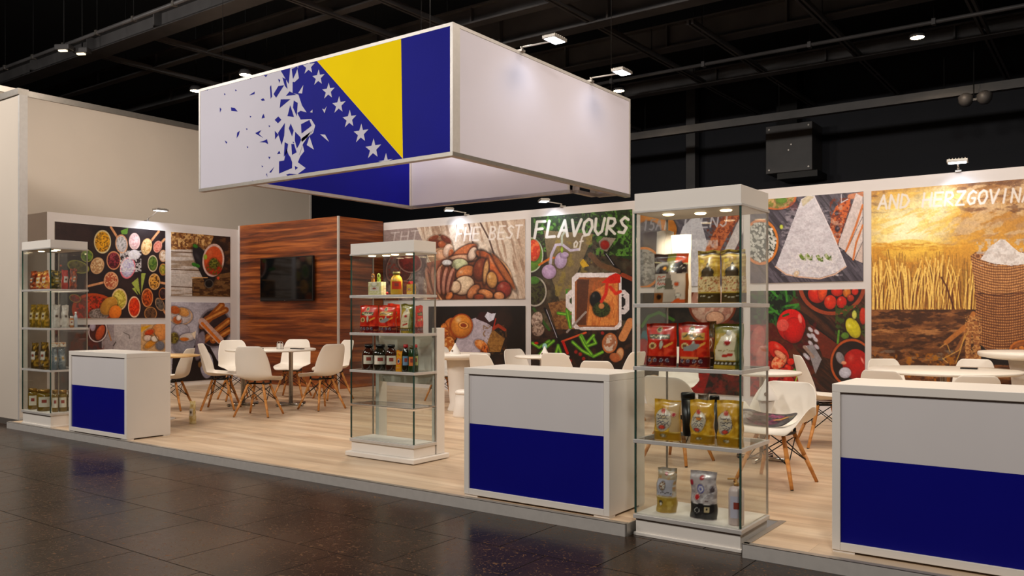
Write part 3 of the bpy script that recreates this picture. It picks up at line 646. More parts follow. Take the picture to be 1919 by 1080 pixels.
def ladle(p):
    f = cv(160, 590, 6.854); p.fill((168, 160, 160)); p.noise(0, 999, 0, 999, 25, 25, (190, 182, 180), 0.6, 0.4, 0.7)
    p.rect(0, f(370, 0)[0], 0, 999, (150, 140, 142)); p.rect(0, f(210, 0)[0], 0, 999, (74, 60, 66)); p.noise(0, 195, 590, 740, 9, 14, (110, 50, 40), 0.8, 0.5, 0.6)
    p.ell(*f(160, 210), 18, 22, (90, 40, 34), 0.3, rim=(214, 206, 206), rw=0.1); p.ell(*f(190, 230), 8, 16, (186, 92, 52), 0.4); p.ell(*f(95, 150), 6, 10, (170, 160, 176)); p.stroke([f(290, 200), f(330, 330)], 2, (176, 120, 70))
    p.stroke([f(490, 228), f(560, 260), f(570, 310)], 1.4, (110, 104, 100)); p.stroke([f(360, 400), f(390, 350)], 2, (80, 72, 70))
    k0, y0 = f(715, 125); p.rect(k0, 999, y0, 999, (196, 160, 120)); p.poly([f(715, 160), f(850, 130), f(715, 230)], (214, 160, 40)); p.ell(*f(960, 220), 16, 17, (222, 150, 90), 0.5, sh=0.3)
    p.ell(*f(820, 230), 10, 6, (196, 80, 30), -0.4); p.ell(*f(800, 300), 8, 6, (220, 196, 180)); p.ell(*f(830, 380), 13, 6, (206, 140, 50), -0.6); p.ell(*f(890, 310), 7, 6, (226, 214, 200)); p.stroke([f(880, 240), f(990, 420)], 2, (120, 100, 80)); p.ell(*f(960, 400), 9, 9, (120, 120, 128))
    p.noise(0, 999, 660, 760, 20, 20, (60, 48, 44), 0.9, 0.4, 0.6)
def nuts(p):
    f = cv(800, 380, 4.8)
    p.fill((190, 168, 150)); p.noise(0, 999, 0, 999, 10, 70, (214, 198, 182), 0.9, 0.4, 0.6, ang=-0.2); p.noise(0, 999, 0, 999, 5, 40, (150, 122, 104), 0.7, 0.52, 0.66, ang=-0.25)
    p.stroke([f(370, 160), f(440, 480)], 2.5, (96, 72, 60)); p.stroke([f(470, 160), f(560, 330), f(620, 520)], 3, (96, 72, 60)); p.stroke([f(265, 170), f(270, 260)], 1.5, (120, 96, 84))
    p.poly([(719, 420), (778, 420), (800, 470), (790, 600), (719, 600)], (150, 136, 134)); p.noise(719, 800, 470, 600, 12, 12, (96, 76, 76), 0.8, 0.4, 0.6)
    p.ell(*f(120, 440), 26, 30, (186, 150, 120), rim=(214, 190, 160), rw=0.05)
    for x, y, a, b, c, an in ((80, 370, 12, 9, (120, 60, 34), 0), (135, 375, 8, 7, (170, 96, 56), 0), (170, 330, 13, 6, (110, 52, 30), 0.6), (60, 320, 12, 5, (130, 70, 40), -0.4), (130, 470, 11, 10, (206, 160, 130), 0), (190, 430, 9, 13, (220, 190, 170), 0.3), (220, 470, 6, 12, (170, 100, 60), 0)):
        p.ell(*f(x, y), a, b, c, an, hl=0.3, sh=0.4)
    p.poly([f(0, 540), f(190, 500), f(250, 640), f(250, 870), f(0, 870)], (150, 96, 74))
    p.ell(*f(420, 720), 74, 60, (120, 70, 40), rim=(206, 160, 120), rw=0.04)
    L = [(340, 440, 26, 10, (196, 120, 76), -0.5, 0), (330, 500, 26, 7, (214, 170, 140), 0.0, 0), (410, 460, 8, 14, (226, 200, 180), 0.4, 0), (500, 470, 14, 7, (196, 116, 64), 0.5, .3), (600, 590, 40, 12, (196, 110, 60), 0.95, .3),
         (690, 620, 42, 6, (176, 110, 66), 1.0, 0), (295, 555, 16, 11, (196, 200, 160), 0.0, .2), (345, 630, 19, 12, (206, 136, 84), -0.5, .4), (485, 600, 14, 22, (136, 70, 40), 0.25, .2), (530, 620, 5, 24, (206, 160, 110), 0.12, 0),
         (585, 695, 10, 16, (206, 156, 96), -0.1, .4), (330, 745, 21, 17, (226, 200, 170), -0.5, .3), (255, 760, 10, 12, (220, 190, 160), 0.3, .2), (690, 785, 14, 16, (150, 66, 52), 0.2, .4), (420, 800, 16, 9, (190, 126, 84), -0.9, .2),
         (200, 840, 6, 9, (206, 130, 76), 0.6, .2), (530, 820, 15, 8, (206, 140, 90), 0.3, .2), (650, 840, 10, 8, (216, 150, 104), 0.2, .3), (470, 850, 10, 6, (150, 76, 40), 0, 0), (180, 540, 10, 6, (220, 220, 220), 0, .1)]
    for x, y, a, b, c, an, h in L: p.ell(*f(x, y), a + 1.2, b + 1.2, (74, 38, 22), an, al=0.8); p.ell(*f(x, y), a, b, c, an, hl=h, sh=0.55, tex=(tuple(int(q * 0.85) for q in c), 3, 0.5))
    p.noise(845, 885, 490, 515, 4, 3, (120, 160, 80), 0.9, 0.45, 0.55) if False else None
    for k in range(5):
        x = 20 + k * 48; p.ell(*f(x, 700), 6, 27, (176, 128, 110), 0.12 * (k - 2)); p.ell(*f(x + 12, 705), 3, 25, (104, 58, 46), 0.12 * (k - 2))
    for x, y, a, b, c in ((740, 500, 16, 30, (120, 100, 96)), (760, 510, 12, 20, (96, 60, 56)), (768, 492, 24, 20, (110, 52, 48)), (760, 540, 22, 14, (110, 70, 60)), (735, 560, 14, 14, (120, 80, 60))):
        p.ell(x, y, a, b, c, 0.3, rim=(150, 120, 112), rw=0.12, tex=((150, 60, 52), 5, 0.6))
    late(p, 'THT', (729, 454), (786, 449), 17, 2.6, (214, 206, 204), 0.55)
    late(p, 'FHE BEST', (852, 452), (978, 446), 24, 3.4, (236, 230, 228), 0.8)
def bread(p):
    f = cv(800, 560, 4.8); p.fill((30, 20, 16)); p.noise(0, 999, 0, 999, 14, 40, (64, 40, 28), 0.7, 0.5, 0.7)
    p.poly([f(380, 190), f(450, 170), f(590, 250), f(560, 400), f(500, 520), f(200, 600), f(280, 330)], (176, 166, 176))
    p.ell(*f(210, 290), 16, 26, (190, 110, 40), 0.2, sh=0.5); p.ell(*f(160, 330), 9, 24, (160, 84, 30), -0.1, tex=((220, 150, 80), 3)); p.ell(*f(310, 245), 22, 24, (214, 140, 60), 0.2, rim=(150, 70, 20), rw=0.1, hl=0.5, sh=0.5); p.ell(*f(330, 240), 9, 6, (150, 70, 24), 0.2, rim=(230, 170, 100), rw=0.25)
    p.poly([f(590, 275), f(700, 360), f(660, 480), f(530, 480), f(545, 390)], (150, 112, 60)); p.noise(905, 950, 610, 665, 3, 3, (120, 84, 40), 0.6, 0.5, 0.6)
    p.poly([f(440, 180), f(480, 120), f(600, 120), f(620, 180), f(600, 260), f(540, 220)], (60, 22, 26)); p.poly([f(520, 160), f(545, 120), f(580, 135), f(620, 130), f(600, 190), f(560, 210)], (206, 206, 222))
    p.stroke([f(600, 270), f(640, 240), f(700, 280)], 6, (150, 60, 24)); p.stroke([f(620, 180), f(600, 260)], 2, (176, 50, 20))
    p.ell(*f(490, 420), 15, 9, (200, 120, 56), 0.6, tex=((230, 160, 100), 3)); p.ell(*f(520, 470), 8, 10, (190, 104, 40), 0.3, tex=((90, 46, 20), 2)); p.ell(*f(180, 480), 15, 30, (176, 104, 46), 0.2, tex=((220, 170, 110), 4)); p.ell(*f(300, 620), 40, 22, (170, 100, 50), 0, tex=((110, 56, 26), 5))
    p.noise(800, 990, 690, 800, 14, 14, (150, 92, 50), 0.8, 0.45, 0.6)
def herbs(p):
    f = cv(800, 380, 4.8); g = cv(800, 560, 4.8)
    p.fill((60, 54, 42)); p.noise(0, 1999, 0, 999, 26, 30, (110, 100, 80), 0.8, 0.4, 0.65); p.noise(0, 1999, 0, 999, 9, 9, (66, 44, 26), 0.6, 0.5, 0.65)
    p.poly([f(938, 130), f(1850, 60), f(1850, 520), f(1700, 480), f(1500, 330), f(1200, 260), f(938, 300)], (44, 66, 30)); p.noise(1000, 1190, 380, 480, 8, 7, (96, 140, 60), 0.9, 0.45, 0.6); p.noise(1000, 1190, 380, 490, 5, 6, (24, 34, 16), 0.8, 0.55, 0.65)
    p.poly([f(1050, 250), f(1500, 280), f(1350, 640), f(1300, 900), f(1200, 900), f(1100, 620)], (124, 110, 84)); p.noise(1040, 1110, 440, 560, 12, 12, (150, 134, 70), 0.7, 0.5, 0.65)
    p.poly([g(1090, 40), g(1330, 0), g(1360, 260), g(1200, 380), g(1140, 200)], (140, 104, 66)); p.noise(1030, 1090, 560, 650, 3, 3, (100, 66, 36), 0.7, 0.5, 0.6)
    p.poly([f(1540, 650), f(1850, 650), f(1850, 1060), f(1740, 1060)], (24, 18, 18))
    p.ell(*f(930, 470), 25, 34, (110, 150, 50), rim=(190, 200, 180), rw=0.08); p.ell(*f(960, 430), 13, 21, (206, 70, 34), 0, tex=((236, 130, 80), 4)); p.stroke([f(1010, 560), f(1110, 500), f(1150, 495)], 4, (206, 120, 40))
    p.stroke([f(1105, 600), f(1120, 470), f(1160, 380), f(1215, 375), f(1290, 430), f(1370, 420)], 5, (186, 176, 196)); p.stroke([f(1215, 375), f(1215, 300), f(1240, 260)], 4, (170, 176, 160))
    p.ell(*f(1098, 622), 14, 14, (186, 160, 196), sh=0.3, hl=0.3); p.ell(*f(1205, 520), 12, 16, (186, 166, 200), 0.2, sh=0.3, hl=0.3); p.ell(*f(1240, 470), 8, 6, (186, 166, 200)); p.ell(*f(1215, 425), 3, 7, (150, 180, 60))
    p.ell(*f(970, 800), 23, 29, (78, 80, 44), rim=(176, 170, 160), rw=0.12, tex=((46, 34, 30), 2.6, 0.8)); p.ell(*f(960, 700), 12, 8, (84, 130, 50))
    p.poly([f(1545, 350), f(1590, 310), f(1700, 320), f(1620, 440), f(1560, 420)], (150, 140, 130)); p.ell(*f(1600, 380), 9, 9, (150, 40, 24)); p.stroke([f(1605, 455), f(1700, 580), f(1760, 640)], 5, (16, 16, 18)); p.stroke([f(1612, 460), f(1680, 560)], 1.2, (180, 180, 190))
    p.stroke([f(1470, 470), f(1560, 560), f(1720, 620)], 10, (110, 84, 60)); p.poly([f(1375, 540), f(1405, 505), f(1460, 570), f(1400, 585)], (196, 160, 40)); p.stroke([f(1760, 650), f(1850, 690)], 8, (140, 70, 40))
    p.noise(1060, 1130, 540, 600, 6, 6, (70, 140, 40), 0.9, 0.5, 0.58)
    # square white dish
    def rr(x0, y0, x1, y1, col, r=14):
        p.poly([f(x0 + r * 3, y0), f(x1 - r * 3, y0), f(x1, y0 + r * 3), f(x1, y1 - r * 3), f(x1 - r * 3, y1), f(x0 + r * 3, y1), f(x0, y1 - r * 3), f(x0, y0 + r * 3)], col)
    rr(1250, 785, 1360, 980, (214, 206, 206)); rr(1285, 825, 1340, 940, (70, 80, 50)); rr(1690, 785, 1822, 1005, (206, 198, 200)); rr(1735, 825, 1785, 960, (30, 22, 20))
    rr(1305, 632, 1752, 1150, (220, 212, 214)); rr(1330, 672, 1728, 1120, (150, 96, 56)); p.poly([f(1350, 690), f(1460, 690), f(1430, 1100), f(1345, 1100)], (96, 60, 40)); p.poly([f(1480, 800), f(1715, 690), f(1715, 1105), f(1440, 1105)], (206, 136, 76)); p.noise(f(1480, 0)[0], f(1715, 0)[0], f(0, 690)[1], f(0, 1105)[1], 2.5, 9, (176, 100, 50), 0.7, 0.5, 0.6)
    p.ell(*f(1515, 870), 11, 16, (18, 20, 22), 0.1, hl=0.3); p.ell(*f(1570, 960), 17, 15, (70, 84, 40), 0, tex=((36, 46, 20), 2)); p.ell(*f(1570, 930), 6, 6, (190, 130, 80))
    p.poly([f(1640, 660), f(1700, 632), f(1740, 650), f(1740, 720), f(1650, 730), f(1570, 720)], (200, 46, 24)); p.stroke([f(1620, 740), f(1610, 820), f(1570, 890)], 6, (196, 50, 24)); p.stroke([f(1650, 760), f(1700, 820), f(1740, 800)], 6, (206, 60, 30))
    # below: handles, greens, mushrooms
    p.rect(990, 1190, g(0, 275)[1], 999, (40, 28, 24)); p.noise(990, 1190, 615, 760, 8, 8, (90, 60, 40), 0.6, 0.5, 0.62); p.stroke([g(1340, 250), g(1390, 275), g(1700, 272), g(1745, 200)], 4, (200, 190, 190))
    p.stroke([g(1060, 90), g(1200, 400)], 4.5, (16, 14, 18)); p.stroke([g(1075, 100), g(1170, 350)], 1.2, (180, 176, 190)); p.stroke([g(960, 90), g(1100, 280)], 5, (60, 96, 40)); p.stroke([g(1430, 120), g(1260, 300)], 4, (150, 140, 136)); p.stroke([g(1215, 385), g(1430, 305)], 3.5, (196, 90, 50)); p.stroke([g(1225, 390), g(1265, 490)], 5, (186, 30, 20))
    p.ell(*g(990, 190), 11, 16, (190, 170, 156), 0.2, tex=((130, 110, 100), 3)); p.ell(*g(1000, 280), 12, 13, (170, 150, 136), 0.5, tex=((110, 90, 80), 3))
    for q in ([(950, 400), (1010, 440), (1100, 380)], [(1000, 520), (1060, 450), (1140, 380)], [(1160, 500), (1180, 420), (1210, 500)], [(1390, 330), (1430, 410), (1500, 330)], [(1440, 430), (1520, 400), (1500, 360)], [(1310, 390), (1400, 470), (1500, 520)], [(1500, 520), (1580, 480)], [(1260, 110), (1290, 260)], [(1180, 130), (1250, 140)], [(1380, 340), (1420, 420), (1480, 500)]):
        p.stroke([g(*a) for a in q], 6, (84, 140, 40)); p.stroke([g(*a) for a in q], 2, (140, 190, 70))
    p.ell(*g(1060, 430), 5, 7, (160, 210, 210)); p.ell(*g(985, 400), 5, 3, (190, 40, 20)); p.ell(*g(1645, 400), 15, 20, (206, 190, 176), 0.15, rim=(176, 110, 66), rw=0.18, tex=((150, 84, 50), 6, 0.7)); p.stroke([g(1760, 350), g(1830, 210)], 15, (190, 130, 84)); p.ell(*g(1735, 500), 8, 14, (206, 160, 120), 0.2, rim=(176, 110, 66)); p.ell(*g(1690, 530), 11, 9, (170, 104, 66), 0.5)
    for x, y in ((1410, 540), (1580, 310), (1340, 480), (1290, 560), (1380, 500)): p.ell(*g(x, y), 4, 4, (150, 40, 30))
    late(p, 'FLAVOURS', (999, 446), (1178, 437), 30, 5.2, (226, 224, 222), 0.95); late(p, 'of', (1073, 465), (1094, 462), 20, 3, (214, 208, 200), 0.95)
def cheese_l(p):
    p.fill((92, 86, 96)); p.noise(0, 1999, 0, 999, 30, 6, (120, 114, 122), 0.7, 0.4, 0.6, ang=0.7)
    p.ell(1228, 425, 42, 30, (196, 130, 60), 0.3); p.ell(1215, 440, 26, 26, (92, 86, 96)); p.ell(1206, 502, 34, 40, (150, 150, 148), 0.1, rim=(206, 130, 60), rw=0.12, tex=((96, 96, 96), 4, 0.9))  # speckled bowl repeats the neighbouring poster's, a glass reflection painted into the print
    p.poly([(1280, 425), (1300, 405), (1312, 408), (1345, 530), (1260, 545), (1240, 530)], (190, 186, 196)); p.stroke([(1335, 470), (1350, 440), (1375, 400)], 26, (186, 110, 70)); p.noise(1325, 1390, 400, 480, 4, 4, (120, 60, 40), 0.8, 0.5, 0.6); p.stroke([(1362, 480), (1400, 400)], 17, (196, 186, 188))
    late(p, '15A', (1203, 432), (1240, 430), 19, 3, (150, 146, 160), 0.8); late(p, 'I TOENJ', (1238, 430), (1365, 424), 19, 3, (196, 194, 206), 0.8)
    p.noise(1250, 1345, 450, 545, 10, 12, (214, 210, 218), 0.6, 0.45, 0.6)
def cheese_r(p):
    f = cv(1380, 340, 4.5); p.fill((84, 78, 88)); p.noise(0, 1999, 0, 999, 40, 6, (108, 102, 112), 0.8, 0.4, 0.6, ang=0.9); p.noise(0, 1999, 0, 999, 60, 4, (60, 54, 62), 0.7, 0.5, 0.62, ang=0.9)
    p.ell(*f(330, 130), 40, 25, (196, 160, 110), 0.05, rim=(196, 110, 50), rw=0.1, tex=((130, 140, 60), 5)); p.ell(*f(380, 160), 12, 7, (110, 140, 50)); p.ell(*f(380, 385), 4, 5, (190, 200, 80)); p.ell(*f(480, 210), 9, 9, (110, 60, 66), al=0.5)
    p.ell(*f(205, 512), 34, 44, (84, 92, 84), 0, rim=(206, 126, 50), rw=0.13)
    for k in range(190):
        a = RNG.rand() * 6.283; r = math.sqrt(RNG.rand()) * 0.84; x, y = f(205 + 153 * r * math.cos(a), 512 + 198 * r * math.sin(a)); c = 196 + RNG.randint(-20, 26)
        p.poly([(x - 2.6, y - 1), (x + .5, y - 2.8), (x + 2.8, y + .4), (x - .2, y + 2.8)], (c, c, c - 6), 0.9)
    p.stroke([f(960, 130), f(1060, 110)], 10, (190, 130, 100)); p.poly([f(840, 210), f(960, 140), f(960, 200), f(850, 540), f(790, 420), f(800, 300)], (196, 106, 50)); p.noise(*[f(790, 0)[0], f(970, 0)[0], f(0, 140)[1], f(0, 540)[1]], 4, 5, (120, 54, 24), 0.9, 0.5, 0.58); p.ell(*f(850, 400), 5, 7, (60, 40, 50)); p.ell(*f(845, 270), 4, 5, (50, 34, 40))
    p.stroke([f(885, 110), f(885, 180), f(940, 150)], 1.6, (206, 200, 206))
    p.poly([f(1010, 100), f(1066, 130), f(1066, 290), f(925, 590), f(860, 550), f(860, 530)], (202, 188, 186)); p.stroke([f(1066, 200), f(1010, 370), f(925, 590)], 4, (196, 120, 66)); p.poly([f(1066, 300), f(1066, 500), f(990, 665), f(925, 605)], (206, 192, 188)); p.stroke([f(1066, 370), f(1010, 520), f(985, 660)], 3.5, (196, 120, 66)); p.poly([f(1066, 510), f(1066, 690), f(1000, 660)], (196, 176, 168))
    p.poly([f(548, 150), f(600, 120), f(655, 120), f(800, 420), f(925, 715), f(830, 775), f(700, 815), f(520, 800), f(420, 780), f(330, 720), f(400, 540)], (204, 200, 208)); p.poly([f(548, 160), f(600, 120), f(660, 130), f(560, 215)], (196, 184, 160)); p.noise(*[f(380, 0)[0], f(900, 0)[0], f(0, 200)[1], f(0, 800)[1]], 9, 4, (184, 176, 184), 0.5, 0.5, 0.62)
    p.stroke([f(330, 720), f(420, 785), f(520, 805), f(700, 822), f(830, 785), f(925, 718)], 2.6, (206, 170, 150)); p.stroke([f(655, 120), f(800, 420), f(925, 715)], 1.5, (226, 216, 220))
    for x, y in ((545, 640), (600, 640), (690, 650), (760, 640)):
        p.poly([f(x - 22, y - 20), f(x, y - 34), f(x + 26, y), f(x + 30, y + 30), f(x, y + 18)], (110, 130, 50)); p.poly([f(x + 10, y + 20), f(x + 40, y - 20), f(x + 44, y + 30)], (90, 110, 40))
    p.ell(*f(505, 780), 5, 7, (206, 180, 150), 0.6); p.noise(*[f(440, 0)[0], f(860, 0)[0], f(0, 600)[1], f(0, 800)[1]], 4, 3, (222, 216, 218), 0.6, 0.5, 0.6)
def tomato_l(p):
    p.fill((40, 34, 30)); p.noise(0, 1999, 0, 999, 20, 20, (70, 60, 50), 0.7, 0.45, 0.65); p.stroke([(1203, 612), (1215, 594), (1235, 586), (1262, 600)], 6, (70, 110, 40)); p.ell(1208, 640, 9, 22, (50, 110, 120))
    p.ell(1335, 570, 46, 44, (176, 130, 116), 0, rim=(120, 60, 30), rw=0.1, tex=((206, 176, 160), 8)); p.ell(1340, 596, 17, 12, (206, 160, 136)); p.ell(1205, 660, 14, 26, (150, 24, 20)); p.rect(1190, 1250, 690, 760, (60, 50, 44))
    for x, y, r in ((1226, 715, 16), (1242, 726, 12), (1216, 735, 12), (1262, 708, 6), (1256, 735, 9), (1205, 740, 8)): p.ell(x, y, r, r * 0.8, (222, 206, 186), 0.2, tex=((190, 150, 110), 5, 0.6))
    p.poly([(1268, 700), (1330, 700), (1312, 760), (1268, 735)], (150, 30, 24)); p.ell(1278, 707, 5, 5, (220, 90, 60)); p.noise(1260, 1393, 690, 760, 10, 10, (120, 40, 36), 0.7, 0.45, 0.6)
    p.noise(1330, 1393, 600, 760, 12, 12, (130, 50, 40), 0.6, 0.5, 0.62)
def tomato_r(p):
    f = cv(1380, 530, 4.32); p.fill((62, 36, 24)); p.noise(0, 1999, 0, 999, 40, 8, (96, 58, 36), 0.8, 0.4, 0.62, ang=0.7); p.noise(0, 1999, 0, 999, 50, 4, (36, 20, 14), 0.7, 0.52, 0.62, ang=0.7)
    p.poly([f(110, 50), f(480, 50), f(420, 190), f(380, 280), f(110, 420)], (22, 34, 18)); p.noise(1400, 1500, 540, 620, 6, 9, (50, 100, 40), 0.9, 0.5, 0.58)
    for q in ([(280, 60), (330, 110)], [(260, 190), (350, 260)], [(400, 60), (410, 150)], [(400, 190), (500, 175)], [(240, 240), (330, 230)], [(370, 270), (440, 230), (500, 180)]): p.stroke([f(*a) for a in q], 4, (70, 130, 50))
    p.poly([f(240, 330), f(300, 330), f(640, 720), f(600, 760), f(240, 460)], (96, 46, 22)); p.stroke([f(555, 300), f(830, 500)], 2, (30, 16, 12)); p.poly([f(600, 340), f(820, 500), f(760, 620), f(700, 600)], (110, 46, 26))
    p.poly([f(110, 340), f(250, 340), f(260, 450), f(640, 900), f(560, 945), f(110, 945)], (150, 20, 14)); p.noise(1405, 1530, 600, 750, 10, 8, (90, 12, 10), 0.8, 0.5, 0.6); p.ell(*f(170, 470), 14, 30, (206, 130, 120), 0.2, al=0.7, tex=((176, 60, 60), 8, 0.8)); p.ell(*f(200, 600), 10, 22, (206, 140, 130), 0.1, al=0.7)
    p.ell(*f(340, 560), 26, 14, (206, 40, 20), 0.8, hl=0.4); p.ell(*f(345, 640), 18, 12, (226, 150, 110), -0.8, tex=((206, 70, 40), 5)); p.ell(*f(350, 580), 12, 6, (220, 150, 120), 0.6)
    for x, y, r in ((415, 690, 7), (505, 690, 6), (562, 735, 5), (440, 640, 7), (380, 730, 10), (420, 800, 11), (540, 820, 14), (580, 870, 12), (490, 880, 14)): p.ell(*f(x, y), r, r, (206, 44, 20) if r < 9 else (170, 22, 14), 0, hl=0.3, sh=0.3)
    p.ell(*f(470, 720), 5, 7, (60, 120, 40), 0.5); p.stroke([f(455, 870), f(500, 735)], 2.6, (150, 170, 70)); p.stroke([f(480, 830), f(580, 770)], 2, (110, 110, 50))
    p.ell(*f(445, 345), 27, 31, (206, 22, 14), -0.1, sh=0.4); p.ell(*f(465, 390), 19, 24, (196, 20, 12), 0, sh=0.5); p.ell(*f(375, 345), 12, 12, (226, 120, 110), -0.5, al=0.7); p.ell(*f(515, 290), 4, 11, (240, 150, 140), -0.2, al=0.8); p.stroke([f(380, 270), f(420, 255)], 4, (50, 90, 40))
    for x, y in ((600, 380), (620, 430), (650, 400), (640, 460), (590, 430), (600, 490), (570, 530), (650, 520), (560, 590), (575, 605)): p.ell(*f(x, y), 7, 4, (200, 200, 214), 0.8, al=0.85)
    p.poly([f(570, 510), f(620, 500), f(690, 620), f(640, 740)], (140, 136, 140)); p.stroke([f(550, 520), f(620, 600)], 6, (150, 130, 120))
    p.ell(*f(775, 20), 64, 57, (40, 26, 24), 0, rim=(150, 74, 44), rw=0.12, tex=((60, 34, 28), 4)); 
    for x, y, a, b, c in ((655, 90, 18, 18, (206, 50, 20)), (700, 60, 9, 20, (226, 90, 40)), (760, 158, 12, 14, (206, 60, 26)), (852, 158, 10, 12, (196, 44, 20)), (815, 70, 12, 10, (196, 50, 20)), (895, 80, 8, 10, (206, 120, 40)), (960, 70, 7, 8, (196, 50, 24)), (925, 125, 7, 7, (170, 60, 34))): p.ell(*f(x, y), a, b, c, 0.1, hl=0.4, sh=0.4)
    p.noise(*[f(800, 0)[0], 1999, f(0, 180)[1], f(0, 440)[1]], 6, 6, (70, 90, 36), 0.9, 0.45, 0.55); p.ell(*f(945, 368), 13, 21, (200, 190, 40), -0.45, hl=0.4, sh=0.3); p.ell(*f(955, 260), 5, 9, (200, 200, 100)); p.ell(*f(1025, 270), 7, 17, (190, 60, 36)); p.ell(*f(880, 430), 8, 7, (96, 130, 50)); p.stroke([f(820, 490), f(830, 390)], 4, (96, 140, 50))
    p.ell(*f(935, 650), 41, 46, (44, 26, 22), 0, rim=(176, 90, 40), rw=0.1); p.ell(*f(965, 660), 25, 29, (176, 26, 16), 0, hl=0.3, sh=0.3); p.ell(*f(840, 610), 8, 13, (140, 134, 138), -0.4); p.ell(*f(880, 730), 12, 11, (190, 190, 206)); p.ell(*f(870, 650), 6, 4, (220, 150, 120)); p.ell(*f(1020, 630), 2.5, 9, (226, 130, 120), -0.4)
def wheat(p):
    f = cv(1620, 330, 4.0); g = cv(1620, 560, 6.42)
    p.fill((150, 108, 60)); p.grad(0, 2999, 300, 470, (130, 92, 60), (214, 160, 70))
    k = p.U; V = p.V; r = np.hypot((k - 1698) / 1.25, V - 428); a = np.clip(1 - r / 120, 0, 1)
    p.put(slice(0, len(p.u)), a * 0.9, (248, 196, 84)); p.noise(0, 2999, 300, 460, 30, 10, (176, 140, 104), 0.7, 0.45, 0.62, ang=-0.3); p.noise(1740, 2999, 320, 440, 24, 9, (206, 176, 140), 0.7, 0.5, 0.6, ang=-0.4); p.noise(1630, 2999, 320, 400, 20, 8, (104, 72, 48), 0.6, 0.55, 0.66)
    a = np.clip(1.3 - r / 62, 0, 1); p.put(slice(0, len(p.u)), a, (255, 244, 190)); r2 = np.hypot((k - 1755) / 1.6, V - 378); p.put(slice(0, len(p.u)), np.clip(1.2 - r2 / 34, 0, 1) * 0.85, (255, 240, 190))
    p.noise(1630, 1800, 360, 440, 22, 6, (240, 190, 90), 0.5, 0.5, 0.6, ang=-0.4)
    p.grad(0, 2999, 462, 585, (214, 160, 66), (120, 66, 20)); p.ell(1710, 470, 60, 22, (250, 200, 90), al=0.7); p.noise(0, 2999, 455, 470, 14, 3, (206, 150, 60), 0.9, 0.4, 0.6)
    for i in range(620):
        x = 1630 + RNG.rand() * 215; y = 585 - RNG.rand() ** 1.4 * 20; h = 25 + RNG.rand() * 75; l = (RNG.rand() - 0.5) * 24; b = 0.55 + 0.45 * RNG.rand(); t = np.clip((y - h - 455) / 130, 0, 1)
        c = np.array([236, 176, 80]) * b * (1 - 0.25 * t) + np.array([20, 16, 10]) * (1 - b)
        p.stroke([(x, y), (x + l * .3, y - h * .5), (x + l, max(y - h, 466))], 1.0 + RNG.rand() * 1.3, c, 0.85)
        if RNG.rand() < 0.3: p.stroke([(x + 2, y), (x + 2 + l * .2, y - h * .5)], 1.4, (92, 46, 12), 0.8)
    for i in range(90):
        x = 1634 + RNG.rand() * 205; y = 584 - RNG.rand() * 8; h = 40 + RNG.rand() * 60; l = (RNG.rand() - 0.5) * 34
        p.stroke([(x, y), (x + l * .2, y - h * .4), (x + l * .6, y - h * .8), (x + l, y - h)], 1.6 + RNG.rand() * 1.6, (252, 206, 120), 0.75); p.stroke([(x + 2.6, y), (x + 2.6 + l * .2, y - h * .4), (x + 2.6 + l * .6, y - h * .8)], 1.5, (96, 48, 12), 0.6)
    p.stroke([(1764, 520), (1775, 540), (1788, 580)], 3, (84, 44, 20), 0.8)
    p.rect(0, 2999, g(0, 130)[1], 999, (110, 72, 40)); p.noise(0, 2999, g(0, 130)[1], 999, 26, 7, (156, 108, 66), 0.8, 0.42, 0.6); p.noise(0, 2999, g(0, 130)[1], 999, 20, 6, (70, 42, 22), 0.8, 0.5, 0.62); p.noise(0, 2999, g(0, 370)[1], g(0, 440)[1], 30, 4, (186, 136, 90), 0.8, 0.45, 0.6)
    p.noise(0, 1790, g(0, 620)[1], g(0, 740)[1], 14, 5, (128, 112, 100), 0.8, 0.5, 0.6); p.noise(0, 1790, g(0, 660)[1], 999, 8, 8, (176, 116, 30), 0.8, 0.52, 0.62)
    # sack with flour
    p.poly([f(840, 590), f(1300, 560), f(1300, 700), f(1240, 900), (1960, 700), (1868, 664), g(1400, 560), g(1340, 380), f(830, 900), f(815, 700)], (150, 102, 62))
    p.poly([f(840, 890), f(1200, 870), f(1300, 870), (1960, 690), g(1880, 500), g(1700, 620), g(1500, 630), g(1400, 540), g(1345, 300), f(832, 960)], (142, 94, 56)); p.poly([f(795, 600), f(830, 570), f(890, 570), f(1300, 640), f(1300, 870), f(1000, 890), f(850, 860), f(815, 740)], (174, 124, 80))
    kk = p.sl(1818, 2400); U = p.U[:, kk]; VV = p.V[:, kk]; cur = VV + 0.004 * (U - 1880) ** 2 + 2.0 * vnoise(U / 14, VV / 9, 5)
    base = p.C[:, kk]; isack = (np.abs(base[..., 0] - 150 / 255) < .002) | (np.abs(base[..., 0] - 142 / 255) < .002) | (np.abs(base[..., 0] - 174 / 255) < .002)
    wv = (0.5 + 0.5 * np.sin(cur * 1.25)) * (0.6 + 0.4 * np.sin(U * 1.5 + 3 * vnoise(U / 5, VV / 5, 8)))
    p.put(kk, isack * np.clip(wv - 0.3, 0, 1) * 0.95, (236, 186, 130)); p.put(kk, isack * np.clip(0.25 - wv, 0, 1) * 2.4, (70, 36, 18))
    p.stroke([f(850, 880), f(1000, 895), f(1200, 872)], 1.6, (80, 44, 24)); p.ell(*f(850, 600), 7, 6, (130, 84, 50), 0.4, rim=(190, 140, 96), rw=0.3)
    p.poly([f(870, 625), f(930, 540), f(1010, 480), f(1050, 475), f(1120, 540), f(1160, 570), f(1300, 600), f(1300, 650), f(1100, 672), f(960, 655)], (222, 214, 210)); p.noise(1830, 1930, 448, 498, 6, 6, (196, 184, 178), 0.7, 0.5, 0.6)
